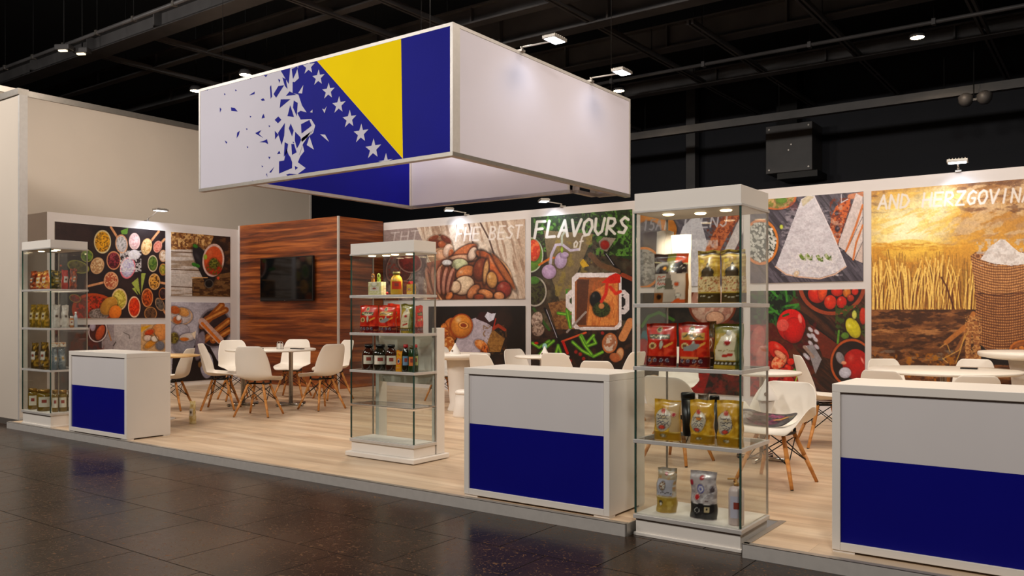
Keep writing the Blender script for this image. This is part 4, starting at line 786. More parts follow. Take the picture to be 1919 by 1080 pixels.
    # ginger roots and a basket
    p.stroke([g(1310, 180), g(1260, 300), g(980, 530)], 9, (176, 116, 60)); p.stroke([g(980, 540), g(910, 590)], 1.6, (200, 150, 90))
    for q, w_ in (([(1280, 260), (1250, 500), (1240, 780)], 10), ([(1330, 300), (1350, 560), (1370, 780)], 11), ([(1230, 400), (1150, 540), (1110, 620)], 6)): p.stroke([g(*a) for a in q], w_, (150, 100, 58))
    p.noise(*[g(1210, 0)[0], g(1410, 0)[0], g(0, 200)[1], g(0, 800)[1]], 3, 2.4, (206, 156, 100), 0.8, 0.5, 0.58)
    for q in ([(1240, 400), (1140, 620), (950, 720)], [(1210, 420), (1150, 640), (1100, 770)], [(1000, 560), (1030, 640)], [(940, 720), (1000, 770)]): p.stroke([g(*a) for a in q], 1.6, (206, 156, 84))
    p.poly([g(1400, 560), g(1500, 640), g(1760, 600), g(1760, 800), g(1410, 800)], (34, 22, 16)); p.ell(*g(1920, 620), 29, 20, (150, 90, 40), 0, rim=(190, 116, 50), rw=0.15)
    for x, y in ((1830, 620), (1890, 600), (1860, 640)): p.ell(*g(x, y), 6, 5, (206, 130, 60))
    late(p, 'AND HERZGOVINA', (1643, 392), (1934, 377), 25, 4.2, (226, 220, 216), 0.92)
YP = YW - 0.013; XP = XG + 0.013
poster('X', XP, 103, 309.8, 1.15, 2.585, spice, 'dark poster of wooden spoons and bowls full of coloured spices')
poster('X', XP, 320.5, 431.5, 1.52, 2.58, soup, 'poster of a red soup bowl on weathered wood beside the walnut wall')
poster('X', XP, 320.5, 431.5, 0.075, 1.41, rolls, 'grey poster of bread sticks and rolls, below the soup poster')
poster('X', XP, 103, 309.8, 0.075, 1.05, ladle, 'pale poster of pots and a hand cutting food, below the spice poster')
poster('Y', YP, 719, 984, 1.445, 2.64, nuts, 'poster of a bowl of mixed nuts lettered FHE BEST on pale wood')
poster('Y', YP, 803, 985, 0.18, 1.336, bread, 'dark poster of pastry and bread, below the nut poster')
poster('Y', YP, 995, 1185, 0.18, 2.655, herbs, 'tall green poster lettered FLAVOURS of with a white dish')
poster('Y', YP, 1200, 1393, 1.58, 2.645, cheese_l, 'grey cheese poster seen through the top of the tall right showcase')
poster('Y', YP, 1406, 1618, 1.60, 2.64, cheese_r, 'poster of a large white cheese wedge with herb sprigs')
poster('Y', YP, 1200, 1393, 0.18, 1.50, tomato_l, 'dim vegetable poster seen through the middle of the tall right showcase')
poster('Y', YP, 1406, 1621, 0.18, 1.505, tomato_r, 'poster of a red tomato and baskets, below the cheese wedge poster')
poster('Y', YP, 1633, 1985, 0.18, 2.636, wheat, 'large golden wheat field poster with a flour sack lettered AND HERZGOVINA')

# ================================================================ counters
def counter(x0, x1, y0, dpt, h, label):
    t = empty('counter', (0.5 * (x0 + x1), y0, 0), 0, label, 'counter', 'white counters with a blue lower panel'); w2 = (x1 - x0) / 2
    MB().box(-w2, w2, 0, dpt, h - 0.042, h, WHITE).build('worktop', t, bevel=0.002)
    for s in (-1, 1):
        a, b = sorted((s * w2, s * (w2 - 0.04))); MB().box(a, b, 0.0, dpt, 0.012, h - 0.0425, WHITE).build('side_panel', t, bevel=0.002)
    MB().box(-w2 + 0.0405, w2 - 0.0405, 0.0, 0.03, 0.012, 0.052, WHITE).box(-w2 + 0.0405, w2 - 0.0405, 0.03, dpt - 0.01, 0.012, 0.04, WHITE2).build('bottom_rail', t, bevel=0.002)
    MB().box(-w2 + 0.0405, w2 - 0.0405, 0.012, 0.03, 0.486, h - 0.0425, WHITE2).build('upper_panel', t)
    MB().box(-w2 + 0.0405, w2 - 0.0405, 0.010, 0.03, 0.0525, 0.4855, BLUE).build('lower_panel', t)
    MB().box(-w2 + 0.041, w2 - 0.041, dpt * 0.55, dpt * 0.55 + 0.018, 0.04, h - 0.043, WHITE2).box(-w2 + 0.041, w2 - 0.041, 0.03, dpt * 0.55, 0.42, 0.44, WHITE2).build('inner_shelf', t)
    for sx in (-1, 1):
        for yy in (0.005, dpt - 0.075): a, b = sorted((sx * (w2 - 0.002), sx * (w2 - 0.11))); MB().box(a, b, yy, yy + 0.07, 0.0, 0.012, WHITE).build('foot', t)
    return t
counter(-8.835, -7.725, 4.345, 0.46, 0.834, 'small white counter farthest left, beside the left showcase')
counter(-3.574, -2.462, 4.372, 0.455, 0.858, 'middle white counter in front of the green herb poster')
counter(-1.205, -0.09, 4.45, 0.48, 0.860, 'nearest white counter, cut off by the right photo edge')
# ================================================================ glass showcases
def showcase(loc, W, D, zb, base_t, shelves, cap0, cap1, label, lights=3, power=9.0, plain=(), plinth=None, first='rail'):
    """loc = front right corner at z = 0; the case runs to -X and +Y"""
    t = empty('glass_showcase', (loc[0] - W / 2, loc[1] + D / 2, 0), 0, label, 'showcase', 'tall lit glass showcases'); w2, d2 = W / 2, D / 2
    if plinth: MB().box(-w2 - plinth[0], w2 + plinth[1], -d2 - plinth[2], d2 + plinth[3], 0.006, plinth[4], WHITE).build('plinth', t, bevel=0.006); MB().box(-w2 - .01, w2 + .01, -d2 + .02, d2 + .02, 0.0, 0.0055, BLACKM).build('glide', t)
    zz = plinth[4] + 0.0005 if plinth else zb
    b = MB().box(-w2 + 0.006, w2 - 0.006, -d2 + 0.006, d2 - 0.006, zz, base_t - 0.03, WHITE)
    if not plinth: b.box(-w2 - 0.004, w2 + 0.004, -d2 - 0.004, d2 + 0.004, zz, zz + 0.018, WHITE)
    b.build('base', t, bevel=0.002)
    MB().box(-w2 - 0.006, w2 + 0.006, -d2 - 0.006, d2 + 0.006, base_t - 0.0295, base_t - 0.006, ALUW).build('base_rail', t, bevel=0.002)
    MB().box(-w2 + 0.012, w2 - 0.012, -d2 + 0.012, d2 - 0.012, base_t - 0.0055, base_t, WHITE).build('display_floor', t)
    for k, z in enumerate(shelves):
        s = MB(); g = MB().box(-w2 + 0.012, w2 - 0.012, -d2 + 0.012, d2 - 0.012, z - 0.006, z, GLASS)
        if k in plain:
            for a, b_, c, d in ((-w2, w2, -d2, -d2 + .006), (-w2, w2, d2 - .006, d2), (-w2, -w2 + .006, -d2, d2), (w2 - .006, w2, -d2, d2)): s.box(a, b_, c, d, z - .008, z, ALU)
        else:
            for a, b_, c, d in ((-w2 - .006, w2 + .006, -d2 - .006, -d2 + .012), (-w2 - .006, w2 + .006, d2 - .012, d2 + .006), (-w2 - .006, -w2 + .012, -d2 + .012, d2 - .012), (w2 - .012, w2 + .006, -d2 + .012, d2 - .012)): s.box(a, b_, c, d, z - .022, z, ALUW)
        o = s.build('shelf', t, bevel=0.0015); g.build('shelf_glass', o)
    zs = [base_t] + [z for z in shelves[::-1]] + [cap0]
    for k in range(4):
        p = MB()
        for a, b_ in zip(zs[:-1], zs[1:]):
            lo = a + 0.0005; hi = b_ - (0.0225 if b_ != cap0 else 0.0005)
            if k == 0: p.box(-w2 + .006, w2 - .006, -d2, -d2 + .005, lo, hi, GLASS)
            if k == 1: p.box(-w2 + .006, w2 - .006, d2 - .005, d2, lo, hi, GLASS)
            if k == 2: p.box(-w2, -w2 + .005, -d2 + .006, d2 - .006, lo, hi, GLASS)
            if k == 3: p.box(w2 - .005, w2, -d2 + .006, d2 - .006, lo, hi, GLASS)
        p.build('glass_pane', t)
    for i, (sx, sy) in enumerate(((-1, -1), (1, -1), (-1, 1), (1, 1))):
        e = 0.010; a, b_ = sorted((sx * w2, sx * (w2 - e))); c, d = sorted((sy * (d2 + 0.0), sy * (d2 - e)))
        p = MB()
        for q, r in zip(zs[:-1], zs[1:]): p.box(a, b_, c, d, q + 0.0005, r - (0.0225 if r != cap0 else 0.0005), GREEN if sy < 0 else ALU)
        p.build('corner_post', t)
    c = MB().box(-w2 - .006, w2 + .006, -d2 - .006, d2 + .006, cap0, cap0 + .014, ALUW).box(-w2, w2, -d2, d2, cap0 + .014, cap1, WHITE); c.build('top_cap', t, bevel=0.002)
    sp = [(-w2 * 0.55 + k * w2 * 1.1 / max(1, lights - 1), -d2 * 0.15 + (0.1 * d2 if k % 2 else -0.15 * d2)) for k in range(lights)]
    for x, y in sp:
        l = MB().lathe([(0.0, cap0 - 0.006), (0.028, cap0 - 0.006), (0.034, cap0 - 0.0005), (0.0, cap0 - 0.0005)], LAMPW, cx=x, cy=y, n=18); l.build('cap_light', t)
        lamp('SPOT', 'showcase_lamp', (loc[0] - w2 + x, loc[1] + d2 + y, cap0 - 0.012), power, (1.0, 0.86, 0.66), 0.02, (loc[0] - w2 + x, loc[1] + d2 + y, 0), 130, 0.7)
    return t
R_CASE = (-1.661, 4.385); M_CASE = (-4.626, 5.02); L_CASE = (-9.24, 4.35)
showcase(R_CASE, 0.642, 0.43, FLOORZ, 0.058, [1.278, 0.913, 0.489], 1.803, 1.918, 'tall glass showcase nearest the camera, between the two right counters', 3, 9.0)
mc = showcase(M_CASE, 0.735, 0.27, 0.0, 0.157, [1.376, 1.058, 0.742, 0.452], 1.715, 1.817, 'middle glass showcase on a white plinth, its two lower tiers empty', 4, 7, plain=(3,), plinth=(0.03, 0.03, 0.035, 0.14, 0.045))
w2, d2 = 0.3675, 0.135
MB().box(w2 - 0.055, w2 - 0.0, d2 + 0.01, d2 + 0.11, 0.046, 1.10, WHITE).box(-w2 + 0.02, -w2 + 0.06, d2 + 0.01, d2 + 0.11, 0.046, 1.055, WHITE).box(-w2 + 0.06, w2 - 0.055, d2 + 0.04, d2 + 0.06, 0.62, 1.05, WHITE).build('back_stand', mc, bevel=0.002)
showcase(L_CASE, 0.648, 0.40, 0.0, 0.157, [1.484, 1.066, 0.615], 1.915, 2.012, 'farthest left glass showcase, in front of the spice poster', 3, 11)

# ================================================================ packs, bottles and jars
PACK = printed('foil_pack_print', 0.28, 0.2)
PAPER = printed('paper_pack_print', 0.5)
def pouch(name, w_, h, dp, painter, label, loc, rz=0.0, group=None, m=None, n=(34, 46), box=False, lean=0.0, cat='pouch', seed=1):
    """standing bag: printed front and back sheets joined at the sides, sealed along the top"""
    nc, nr = n; s = np.linspace(0, 1, nc); t = np.linspace(0, 1, nr)          # t from the top down
    Vv = np.broadcast_to((t * 100 * h / w_)[:, None], (nr, nc)).copy(); p = Pic(s * 100, Vv); painter(p, 100 * h / w_)
    Sg, T = np.meshgrid(s, t)
    side = np.clip(np.sin(np.pi * np.clip(Sg, 0.0, 1.0)), 0, 1) ** (0.35 if not box else 0.08)
    prof = np.interp(T, [0, 0.06, 0.14, 0.4, 0.8, 1.0], [0.03, 0.04, 0.30, 0.8, 1.0, 0.92]) if not box else np.interp(T, [0, 0.01, 1], [0.96, 1, 1])
    wr = (vnoise(Sg * 6, T * 7, seed * 5) - 0.5) * (0.16 if not box else 0.0)
    y = dp / 2 * side * (prof * (1 + wr))
    ww = np.interp(T, [0, 0.08, 0.5, 1], [1.0, 0.98, 0.94, 0.98]) if not box else np.ones_like(T)
    x = (Sg - 0.5) * w_ * ww + (vnoise(T * 5, T * 0 + seed, 3) - 0.5) * 0.01 * (0 if box else 1); z = (1 - T) * h
    z = z + (0 if box else 1) * (1 - T) * 0.012 * (vnoise(Sg * 3, T * 0, seed) - 0.5) * (T < 0.3)
    F = np.stack([x, -y + lean * (1 - T) * h, z], -1); B = np.stack([x[:, ::-1], y[:, ::-1] + lean * (1 - T) * h, z[:, ::-1]], -1)
    Cb = p.C[:, ::-1] * 0 + p.C.mean(axis=1, keepdims=True)
    # bottom and top sheets
    bt = np.stack([F[-1], B[-1][::-1]], 0)[::-1]; tp = np.stack([F[0], B[0][::-1]], 0)
    o = grid_mesh(name, F[::-1], p.C[::-1], m or PACK, smooth=not box, extra=[(B[::-1], Cb[::-1]), (bt, np.stack([p.C[-1]] * 2)), (tp, np.stack([p.C[0]] * 2))])
    o.location = loc; o.rotation_euler = (0, 0, rz)
    return tag(o, label, cat, group)
def put_front(u0, u1, vt, Y, z):
    a, _ = at_y(u0, 0, Y); b, _ = at_y(u1, 0, Y); _, top = at_y(0.5 * (u0 + u1), vt, Y)
    return abs(b - a), top - z, (0.5 * (a + b), Y, z + 0.0008)
def put_side(u0, u1, vt, X, z):
    a, _ = at_x(u0, 0, X); b, _ = at_x(u1, 0, X); _, top = at_x(0.5 * (u0 + u1), vt, X)
    return abs(b - a), top - z, (X, 0.5 * (a + b), z + 0.0008)
# --- prints (no real lettering, only coloured marks as small as the photo shows them)
def squig(p, x, y, w_, h, col, k=9, wd=1.6):
    q = [(x + w_ * i / k, y + (RNG.rand() - .5) * h) for i in range(k + 1)]; p.stroke(q, wd, col, 0.9)
def pr_patch(p, H):
    p.fill((150, 128, 110)); p.rect(0, 48, 0, H * .4, (60, 34, 24)); p.rect(40, 70, 0, H * .36, (128, 120, 40)); p.rect(66, 101, 0, H * .2, (226, 84, 36)); p.stroke([(0, 24), (100, 26)], 2.5, (226, 206, 150)); p.ell(25, 36, 24, 12, (206, 196, 180), -.4); p.ell(28, 42, 20, 10, (50, 32, 26), -.4); p.ell(36, 40, 7, 6, (240, 160, 40))
    p.rect(2, 40, H * .4, H * .79, (206, 190, 172)); p.rect(38, 75, H * .5, H * .72, (110, 98, 80)); p.poly([(52, H * .36), (100, H * .42), (100, H), (80, H), (60, H * .62)], (232, 206, 182)); p.poly([(58, H * .34), (66, H * .2), (82, H * .15), (98, H * .24), (98, H * .38), (76, H * .42)], (44, 28, 24)); squig(p, 62, H * .27, 30, 12, (206, 190, 170), 8)
    for k, c in ((.48, (206, 90, 60)), (.54, (110, 80, 60)), (.6, (206, 70, 50)), (.68, (60, 90, 50))): squig(p, 12, H * k, 26, 7, c, 9, 2.6)
    p.rect(0, 34, H * .79, H, (150, 90, 44)); p.ell(22, H * .87, 8, 7, (40, 26, 20)); p.rect(34, 70, H * .72, H * .96, (196, 176, 156)); p.ell(72, H * .62, 7, 6, (226, 90, 40)); p.poly([(55, H), (75, H * .9), (100, H * .93), (100, H)], (232, 96, 40)); p.ell(78, H * .84, 7, 5, (240, 226, 206)); p.rect(96, 101, H * .4, H, (150, 84, 36))
def pr_gold(p, H):
    p.fill((190, 146, 50)); p.rect(0, 101, 0, H * .08, (84, 60, 24)); p.stroke([(0, H * .11), (100, H * .11)], 3, (250, 226, 140)); p.noise(0, 101, 0, 300, 30, 8, (240, 206, 96), .7, .5, .62); p.ell(22, H * .2, 14, 9, (246, 206, 60)); p.ell(50, H * .42, 36, 26, (226, 176, 60)); p.ell(50, H * .42, 30, 22, (60, 48, 30)); p.poly([(50, H * .22), (80, H * .5), (20, H * .5)], (84, 66, 44))
    p.ell(50, H * .3, 6, 6, (226, 206, 160)); p.rect(0, 101, H * .5, H * .78, (236, 206, 150)); p.noise(0, 101, H * .5, H * .78, 6, 4, (176, 110, 60), .7, .55, .6)
    for i in range(16): p.ell(8 + 84 * RNG.rand(), H * (.52 + .24 * RNG.rand()), 4, 3, ((196, 60, 40), (90, 70, 40), (206, 130, 60))[i % 3])
    p.rect(0, 101, H * .78, H * .82, (210, 170, 60)); p.rect(0, 101, H * .82, H, (76, 58, 26)); squig(p, 20, H * .88, 60, 8, (220, 206, 180), 7, 2.4)
def pr_red(p, H):
    p.fill((214, 44, 22)); p.noise(0, 101, 0, 300, 30, 16, (240, 90, 50), .6, .5, .65); p.noise(0, 101, 0, 300, 16, 30, (140, 16, 12), .6, .55, .68); p.ell(48, H * .15, 10, 9, (60, 60, 40), rim=(206, 190, 120), rw=.3); p.rect(14, 82, H * .25, H * .37, (70, 66, 36)); p.rect(14, 82, H * .245, H * .26, (206, 170, 90)); p.rect(14, 82, H * .36, H * .375, (206, 170, 90)); squig(p, 18, H * .31, 60, 9, (222, 206, 150), 16, 3.2)
    p.ell(26, H * .53, 15, 10, (236, 190, 110), rim=(246, 220, 160)); p.ell(26, H * .53, 7, 6, (120, 70, 40)); p.ell(56, H * .5, 6, 14, (206, 200, 180)); p.stroke([(68, H * .55), (90, H * .46)], 7, (240, 160, 70)); p.rect(0, 101, H * .76, H, (96, 14, 16)); p.noise(0, 101, H * .74, H, 12, 8, (196, 120, 70), .7, .55, .65)
    for x in (18, 38, 58, 78): p.ell(x, H * .86, 7, 6, (80, 70, 90), rim=(190, 180, 180), rw=.2)
    p.rect(0, 101, 0, H * .02, (120, 16, 14))
def pr_red2(p, H):
    pr_red(p, H); p.rect(14, 90, H * .24, H * .38, (206, 150, 60)); squig(p, 18, H * .31, 66, 10, (60, 70, 40), 16, 3.4); p.poly([(20, H * .56), (60, H * .46), (80, H * .5), (60, H * .62), (24, H * .64)], (150, 146, 140)); p.rect(10, 70, H * .76, H * .8, (226, 150, 80))
def pr_olive(p, H):
    p.fill((186, 150, 40)); p.rect(0, 101, 0, H * .22, (150, 136, 40)); p.noise(0, 101, 0, 300, 22, 14, (110, 100, 30), .7, .5, .62); p.poly([(28, H * .3), (60, H * .14), (80, H * .3), (98, H * .6), (90, H * .82), (6, H * .82), (14, H * .5)], (226, 206, 170)); p.ell(52, H * .42, 13, 10, (176, 40, 36), rim=(226, 170, 150), rw=.15); p.ell(52, H * .2, 9, 9, (216, 206, 190))
    squig(p, 22, H * .6, 60, 6, (150, 120, 60), 12, 2); p.stroke([(40, H * .72), (70, H * .68)], 9, (190, 50, 36)); p.rect(0, 101, H * .84, H * .93, (70, 54, 30))
    for x in range(8, 96, 14): p.ell(x, H * .885, 5, 4, (206, 200, 190))
    p.rect(80, 101, 0, H, (80, 96, 40), .55)
def pr_yell(k):
    def f(p, H):
        p.fill((214, 158, 34)); p.noise(0, 101, 0, 300, 26, 18, (240, 196, 90), .6, .5, .65); p.noise(0, 101, 0, 300, 18, 34, (150, 100, 20), .6, .56, .68)
        if k == 0: p.poly([(60, 4), (100, 4), (100, H * .8), (70, H * .78), (56, H * .4)], (206, 170, 120))
        p.ell(42 if k != 2 else 34, H * .5, 32, 40, (222, 206, 180), 0.2); p.ell(42, H * .28, 10, 9, (196, 66, 48), rim=(230, 130, 100), rw=.2); p.ell(44, H * .42, 14, 7, (236, 140, 50) if k == 1 else (214, 190, 150))
        for q in (.4, .48, .55, .6): squig(p, 18, H * q, 46, 9, ((60, 50, 60), (120, 90, 80), (196, 60, 40), (50, 60, 90))[int(q * 100) % 4], 10, 2.6)
        p.ell(38, H * .68, 15, 8, (206, 70, 50), rim=(60, 40, 60), rw=.15); p.rect(0, 101, H * .78, H, (166, 118, 20)); p.ell(46, H * .88, 13, 6, (196, 180, 150), tex=((110, 96, 60), 5)); p.stroke([(0, H * .78), (100, H * .8)], 1.5, (240, 206, 110))
        if k == 0: p.ell(82, H * .36, 8, 8, (176, 40, 50), rim=(220, 150, 130), rw=.2)
    return f
def pr_silver(p, H):
    p.fill((170, 150, 120)); p.noise(0, 101, 0, 300, 26, 14, (214, 206, 200), .8, .45, .65); p.noise(0, 101, 0, 300, 20, 10, (196, 130, 60), .6, .58, .68); p.rect(8, 92, H * .26, H * .62, (176, 172, 180)); p.ell(42, H * .4, 18, 22, (206, 196, 180), rim=(90, 76, 60), rw=.12, tex=((120, 70, 40), 5, .9)); p.ell(50, H * .13, 9, 9, (176, 40, 36)); squig(p, 12, H * .54, 76, 14, (60, 50, 44), 8, 2.4)
    p.rect(0, 101, H * .64, H, (166, 132, 46)); p.ell(34, H * .76, 11, 9, (60, 54, 50)); p.ell(34, H * .8, 9, 6, (220, 210, 200)); p.noise(0, 101, H * .64, H, 26, 20, (206, 176, 90), .6, .5, .62); p.stroke([(0, H * .64), (100, H * .64)], 2, (220, 206, 170))
def pr_black(p, H):
    p.fill((176, 162, 160)); p.noise(0, 101, 0, 300, 26, 16, (214, 206, 206), .8, .45, .65); p.noise(0, 101, 0, 300, 20, 12, (130, 118, 120), .6, .56, .68); p.ell(50, H * .14, 9, 9, (186, 34, 34)); p.ell(10, H * .25, 8, 10, (170, 30, 50)); p.ell(46, H * .36, 14, 15, (196, 190, 200), rim=(70, 66, 140), rw=.22); p.ell(46, H * .36, 5, 5, (90, 84, 150)); p.ell(34, H * .53, 12, 12, (190, 40, 44), rim=(226, 180, 170), rw=.2)
    p.ell(88, H * .36, 9, 12, (80, 66, 70), .4, rim=(150, 140, 150)); p.stroke([(50, H * .6), (70, H * .46), (92, H * .42)], 2, (230, 222, 220)); squig(p, 66, H * .6, 12, 4, (60, 30, 34), 6, 2.6); p.rect(0, 101, H * .66, H, (30, 28, 30)); p.ell(34, H * .81, 11, 10, (30, 28, 30), rim=(200, 196, 190), rw=.2); p.rect(62, 80, H * .72, H * .84, (190, 170, 130)); p.rect(67, 75, H * .75, H * .8, (40, 36, 34)); p.stroke([(0, H * .65), (50, H * .68), (100, H * .65)], 2.5, (214, 204, 200))
def pr_white(p, H): p.fill((232, 220, 206)); p.noise(0, 101, 0, 300, 40, 30, (214, 200, 184), .7, .5, .7); p.stroke([(60, 10), (52, 60), (58, 120)], 3, (206, 192, 176))
def pr_small(c0, c1, c2, c3):
    def f(p, H):
        p.fill(c0); p.noise(0, 101, 0, 300, 20, 16, c1, .8, .48, .6); p.rect(16, 84, H * .36, H * .68, c2); p.ell(50, H * .5, 20, H * .11, c3, rim=(226, 214, 196), rw=.25); p.ell(50, H * .18, 22, 12, c1); squig(p, 20, H * .82, 60, 8, (226, 206, 170), 7, 4); p.rect(0, 101, H * .93, H, c0)
    return f
GS = 'snack bags on the second shelf of the tall right showcase'
Z1, Z2, Z3, Z4 = 1.278, 0.913, 0.489, 0.058
def P(kind, u0, u1, vt, Y, z, dp, pr, label, **k):
    w_, h, loc = put_front(u0, u1, vt, Y, z); return pouch(kind, w_, h, dp, pr, label, loc, **k)
RS = 'tall right showcase'
P('coffee_bag', 1226, 1291, 475, 4.495, Z1, 0.09, pr_patch, 'patchwork brown and cream bag with orange top, top shelf of the ' + RS, seed=2)
P('coffee_bag', 1308, 1350, 470, 4.50, Z1, 0.08, pr_gold, 'gold bag with dark seal, left of the gold pair on the top shelf', seed=3)
P('coffee_bag', 1351, 1398, 468, 4.50, Z1, 0.08, pr_gold, 'gold bag at the right end of the top shelf by the green glass edge', seed=4)
P('paper_bag', 1230, 1262, 434, 4.69, Z1, 0.08, pr_white, 'plain cream bag behind the patchwork bag, the left one', m=PAPER, seed=5)
P('paper_bag', 1257, 1295, 439, 4.64, Z1, 0.08, pr_white, 'plain cream bag behind the patchwork bag, the wider right one', m=PAPER, seed=6)
P('snack_bag', 1212, 1269, 606, 4.50, Z2, 0.09, pr_red, 'red snack bag with a green name band, leftmost on the shelf', group=GS, seed=7)
P('snack_bag', 1272, 1331, 605, 4.50, Z2, 0.09, pr_red2, 'red snack bag with an orange name band, middle of the shelf', group=GS, seed=8)
P('snack_bag', 1338, 1394, 607, 4.50, Z2, 0.09, pr_olive, 'olive and gold bag with a cream label, right of the red bags', group=GS, seed=9)
P('snack_bag', 1327, 1344, 602, 4.68, Z2, 0.07, pr_small((60, 44, 24), (90, 70, 36), (120, 60, 40), (150, 90, 60)), 'dark narrow bag peeping between the red and olive bags', seed=10)
P('pouch', 1226, 1276, 749, 4.475, Z3, 0.09, pr_yell(0), 'mustard pouch with a tan side, leftmost of three on the third shelf', seed=11)
P('pouch', 1294, 1340, 750, 4.465, Z3, 0.09, pr_yell(1), 'mustard pouch with an orange badge, middle of three on the third shelf', seed=12)
P('pouch', 1344, 1394, 752, 4.455, Z3, 0.09, pr_yell(2), 'mustard pouch at the right end of the third shelf', seed=13)
P('pouch', 1307, 1327, 739, 4.70, Z3, 0.06, pr_small((120, 110, 100), (150, 142, 130), (160, 150, 140), (120, 110, 100)), 'small grey pouch behind the middle mustard pouch', seed=14)
P('pouch', 1232, 1268, 877, 4.52, Z4, 0.10, pr_silver, 'silver pouch with a gold lower third on the showcase floor', seed=15, m=PACK)
P('pouch', 1294, 1344, 884, 4.50, Z4, 0.10, pr_black, 'silver pouch with a black lower third on the showcase floor', seed=16)
def vessel(name, u0, u1, vt, Y, z, body, capm, label, prof='bottle', lab=None, cat='bottle', group=None, side=None, parts=None):
    if side is None: w_, h, loc = put_front(u0, u1, vt, Y, z)
    else: w_, h, loc = put_side(u0, u1, vt, side, z)
    r = w_ / 2; t = empty(name, loc, 0.0, label, cat, group)
    if prof == 'bottle':
        MB().lathe([(r * .9, 0), (r, h * .03), (r, h * .62), (r * .85, h * .74), (r * .5, h * .85), (r * .42, h * .88)], body).build('body', t)
        MB().lathe([(r * .55, h * .88 + .0005), (r * .6, h * .9), (r * .6, h), (0, h)], capm).build('cap', t)
        lz0, lz1 = .24, .58
    elif prof == 'jar':
        MB().lathe([(r * .92, 0), (r, h * .04), (r, h * .74), (r * .8, h * .84)], body).build('body', t)
        MB().lathe([(r * .84, h * .845), (r * .88, h * .87), (r * .88, h * .99), (r * .8, h), (0, h)], capm).build('lid', t)
        lz0, lz1 = .2, .66
    elif prof == 'cup':
        MB().lathe([(r * .66, 0), (r * .7, h * .02), (r * .95, h * .86)], body).build('body', t)
        MB().lathe([(r * .98, h * .865), (r, h * .9), (r, h * .97), (r * .9, h), (0, h)], capm).build('lid', t)
        lz0 = lz1 = 0
    elif prof == 'pump':
        MB().lathe([(r * .9, 0), (r, h * .02), (r, h * .7), (r * .8, h * .78), (r * .3, h * .82)], body).build('body', t)
        MB().lathe([(r * .34, h * .821), (r * .34, h * .88), (r * .14, h * .89), (r * .14, h * .96), (0, h * .96)], capm).tube((0, 0, h * .97), (-r * 1.1, -r * .2, h * .95), r * .12, capm).build('pump', t)
        lz0, lz1 = .16, .62
    if lab and lz1 > lz0:
        q = MB(); n = 9; a0 = math.atan2(-loc[1], -loc[0]); v = []
        for zz in (lz0, lz1):
            for i in range(n): a = a0 + (i / (n - 1) - .5) * 1.7; v.append(((r + .0008) * math.cos(a), (r + .0008) * math.sin(a), zz * h))
        q.add(v, [(i, i + 1, n + i + 1, n + i) for i in range(n - 1)], lab, True)
        o = q.build('label', t)
        d = MB(); v = []
        for zz in (lz0 * .45 + lz1 * .55 - .06, lz1 * .6 + lz0 * .4 + .06):
            for i in range(5): a = a0 + (i / 4 - .5) * .7; v.append(((r + .0014) * math.cos(a), (r + .0014) * math.sin(a), zz * h))
        d.add(v, [(i, i + 1, 6 + i, 5 + i) for i in range(4)], mat('label_mark_red', (150, 60, 46), .5), True).build('label_mark', o)
    return t
LW = mat('cream_label', (222, 212, 192), .5); LB = mat('blue_label', (120, 150, 180), .5); LO = mat('orange_label', (226, 120, 60), .5); LGN = mat('pale_green_label', (176, 180, 110), .5)
PINK = mat('pale_pink_plastic', (206, 186, 182), .35); GOLDP = mat('gold_plastic', (200, 150, 84), .35, .3)
vessel('pump_bottle', 1366, 1394, 895, 4.47, Z4, PINK, GOLDP, 'pale pink pump bottle on the showcase floor by the green glass edge', 'pump', mat('pale_label', (196, 190, 206), .4))
vessel('travel_cup', 1277, 1302, 736, 4.68, Z3, BLACKP, BLACKP, 'tall black textured cup behind the mustard pouches', 'cup', cat='cup')
vessel('travel_cup', 1330, 1348, 742, 4.68, Z3, mat('smoky_grey_plastic', (60, 56, 50), .3), BLACKP, 'smaller smoky grey cup behind the mustard pouches', 'cup', cat='cup')
# --- middle showcase
MS = 'middle showcase'; A1, A2, A3 = 1.376, 1.058, 0.742
P('gift_carton', 694, 719.5, 529, 5.09, A1, 0.07, pr_small((206, 196, 140), (236, 226, 200), (226, 210, 190), (150, 70, 50)), 'cream printed carton on the top shelf of the ' + MS, box=True, m=PAPER, cat='carton')
w_, h, loc = put_front(694, 719.5, 529, 5.09, A1)
for du, c, lb in ((699, (170, 110, 50), 'tiny brown ring topper standing on the left of the cream carton'), (710, (150, 170, 60), 'tiny green ring topper standing on the right of the cream carton')):
    a, _ = at_y(du, 0, 5.09); t = empty('carton_topper', (a, 5.09, A1 + h + 0.001), 0, lb, 'topper')
    mm_ = mat('topper_%d' % c[0], c, .4); b = MB()
    for k in range(10):
        a0 = 2 * math.pi * k / 10; a1 = 2 * math.pi * (k + 1) / 10; b.tube((.014 * math.cos(a0), 0, .05 + .02 * math.sin(a0)), (.014 * math.cos(a1), 0, .05 + .02 * math.sin(a1)), .005, mm_, n=6)
    b.build('ring', t); MB().box(-.014, .014, -.008, .008, 0, .03, mm_).build('foot', t)
a, _ = at_y(725.5, 0, 5.08); tag(MB().lathe([(0, 0), (.009, .003), (.013, .013), (.009, .023), (0, .026)], mat('red_ball', (200, 50, 34), .3), n=14).build('ball'), 'tiny red ball beside the cream carton', 'ball').location = (a, 5.08, A1 + .0008)
vessel('figure_bottle', 735, 751.5, 510, 5.09, A1, mat('amber_gold', (226, 176, 60), .25), mat('olive_cap', (120, 110, 40), .4), 'gold figure bottle with a red label on the top shelf of the ' + MS, 'bottle', mat('red_label', (206, 60, 34), .4))
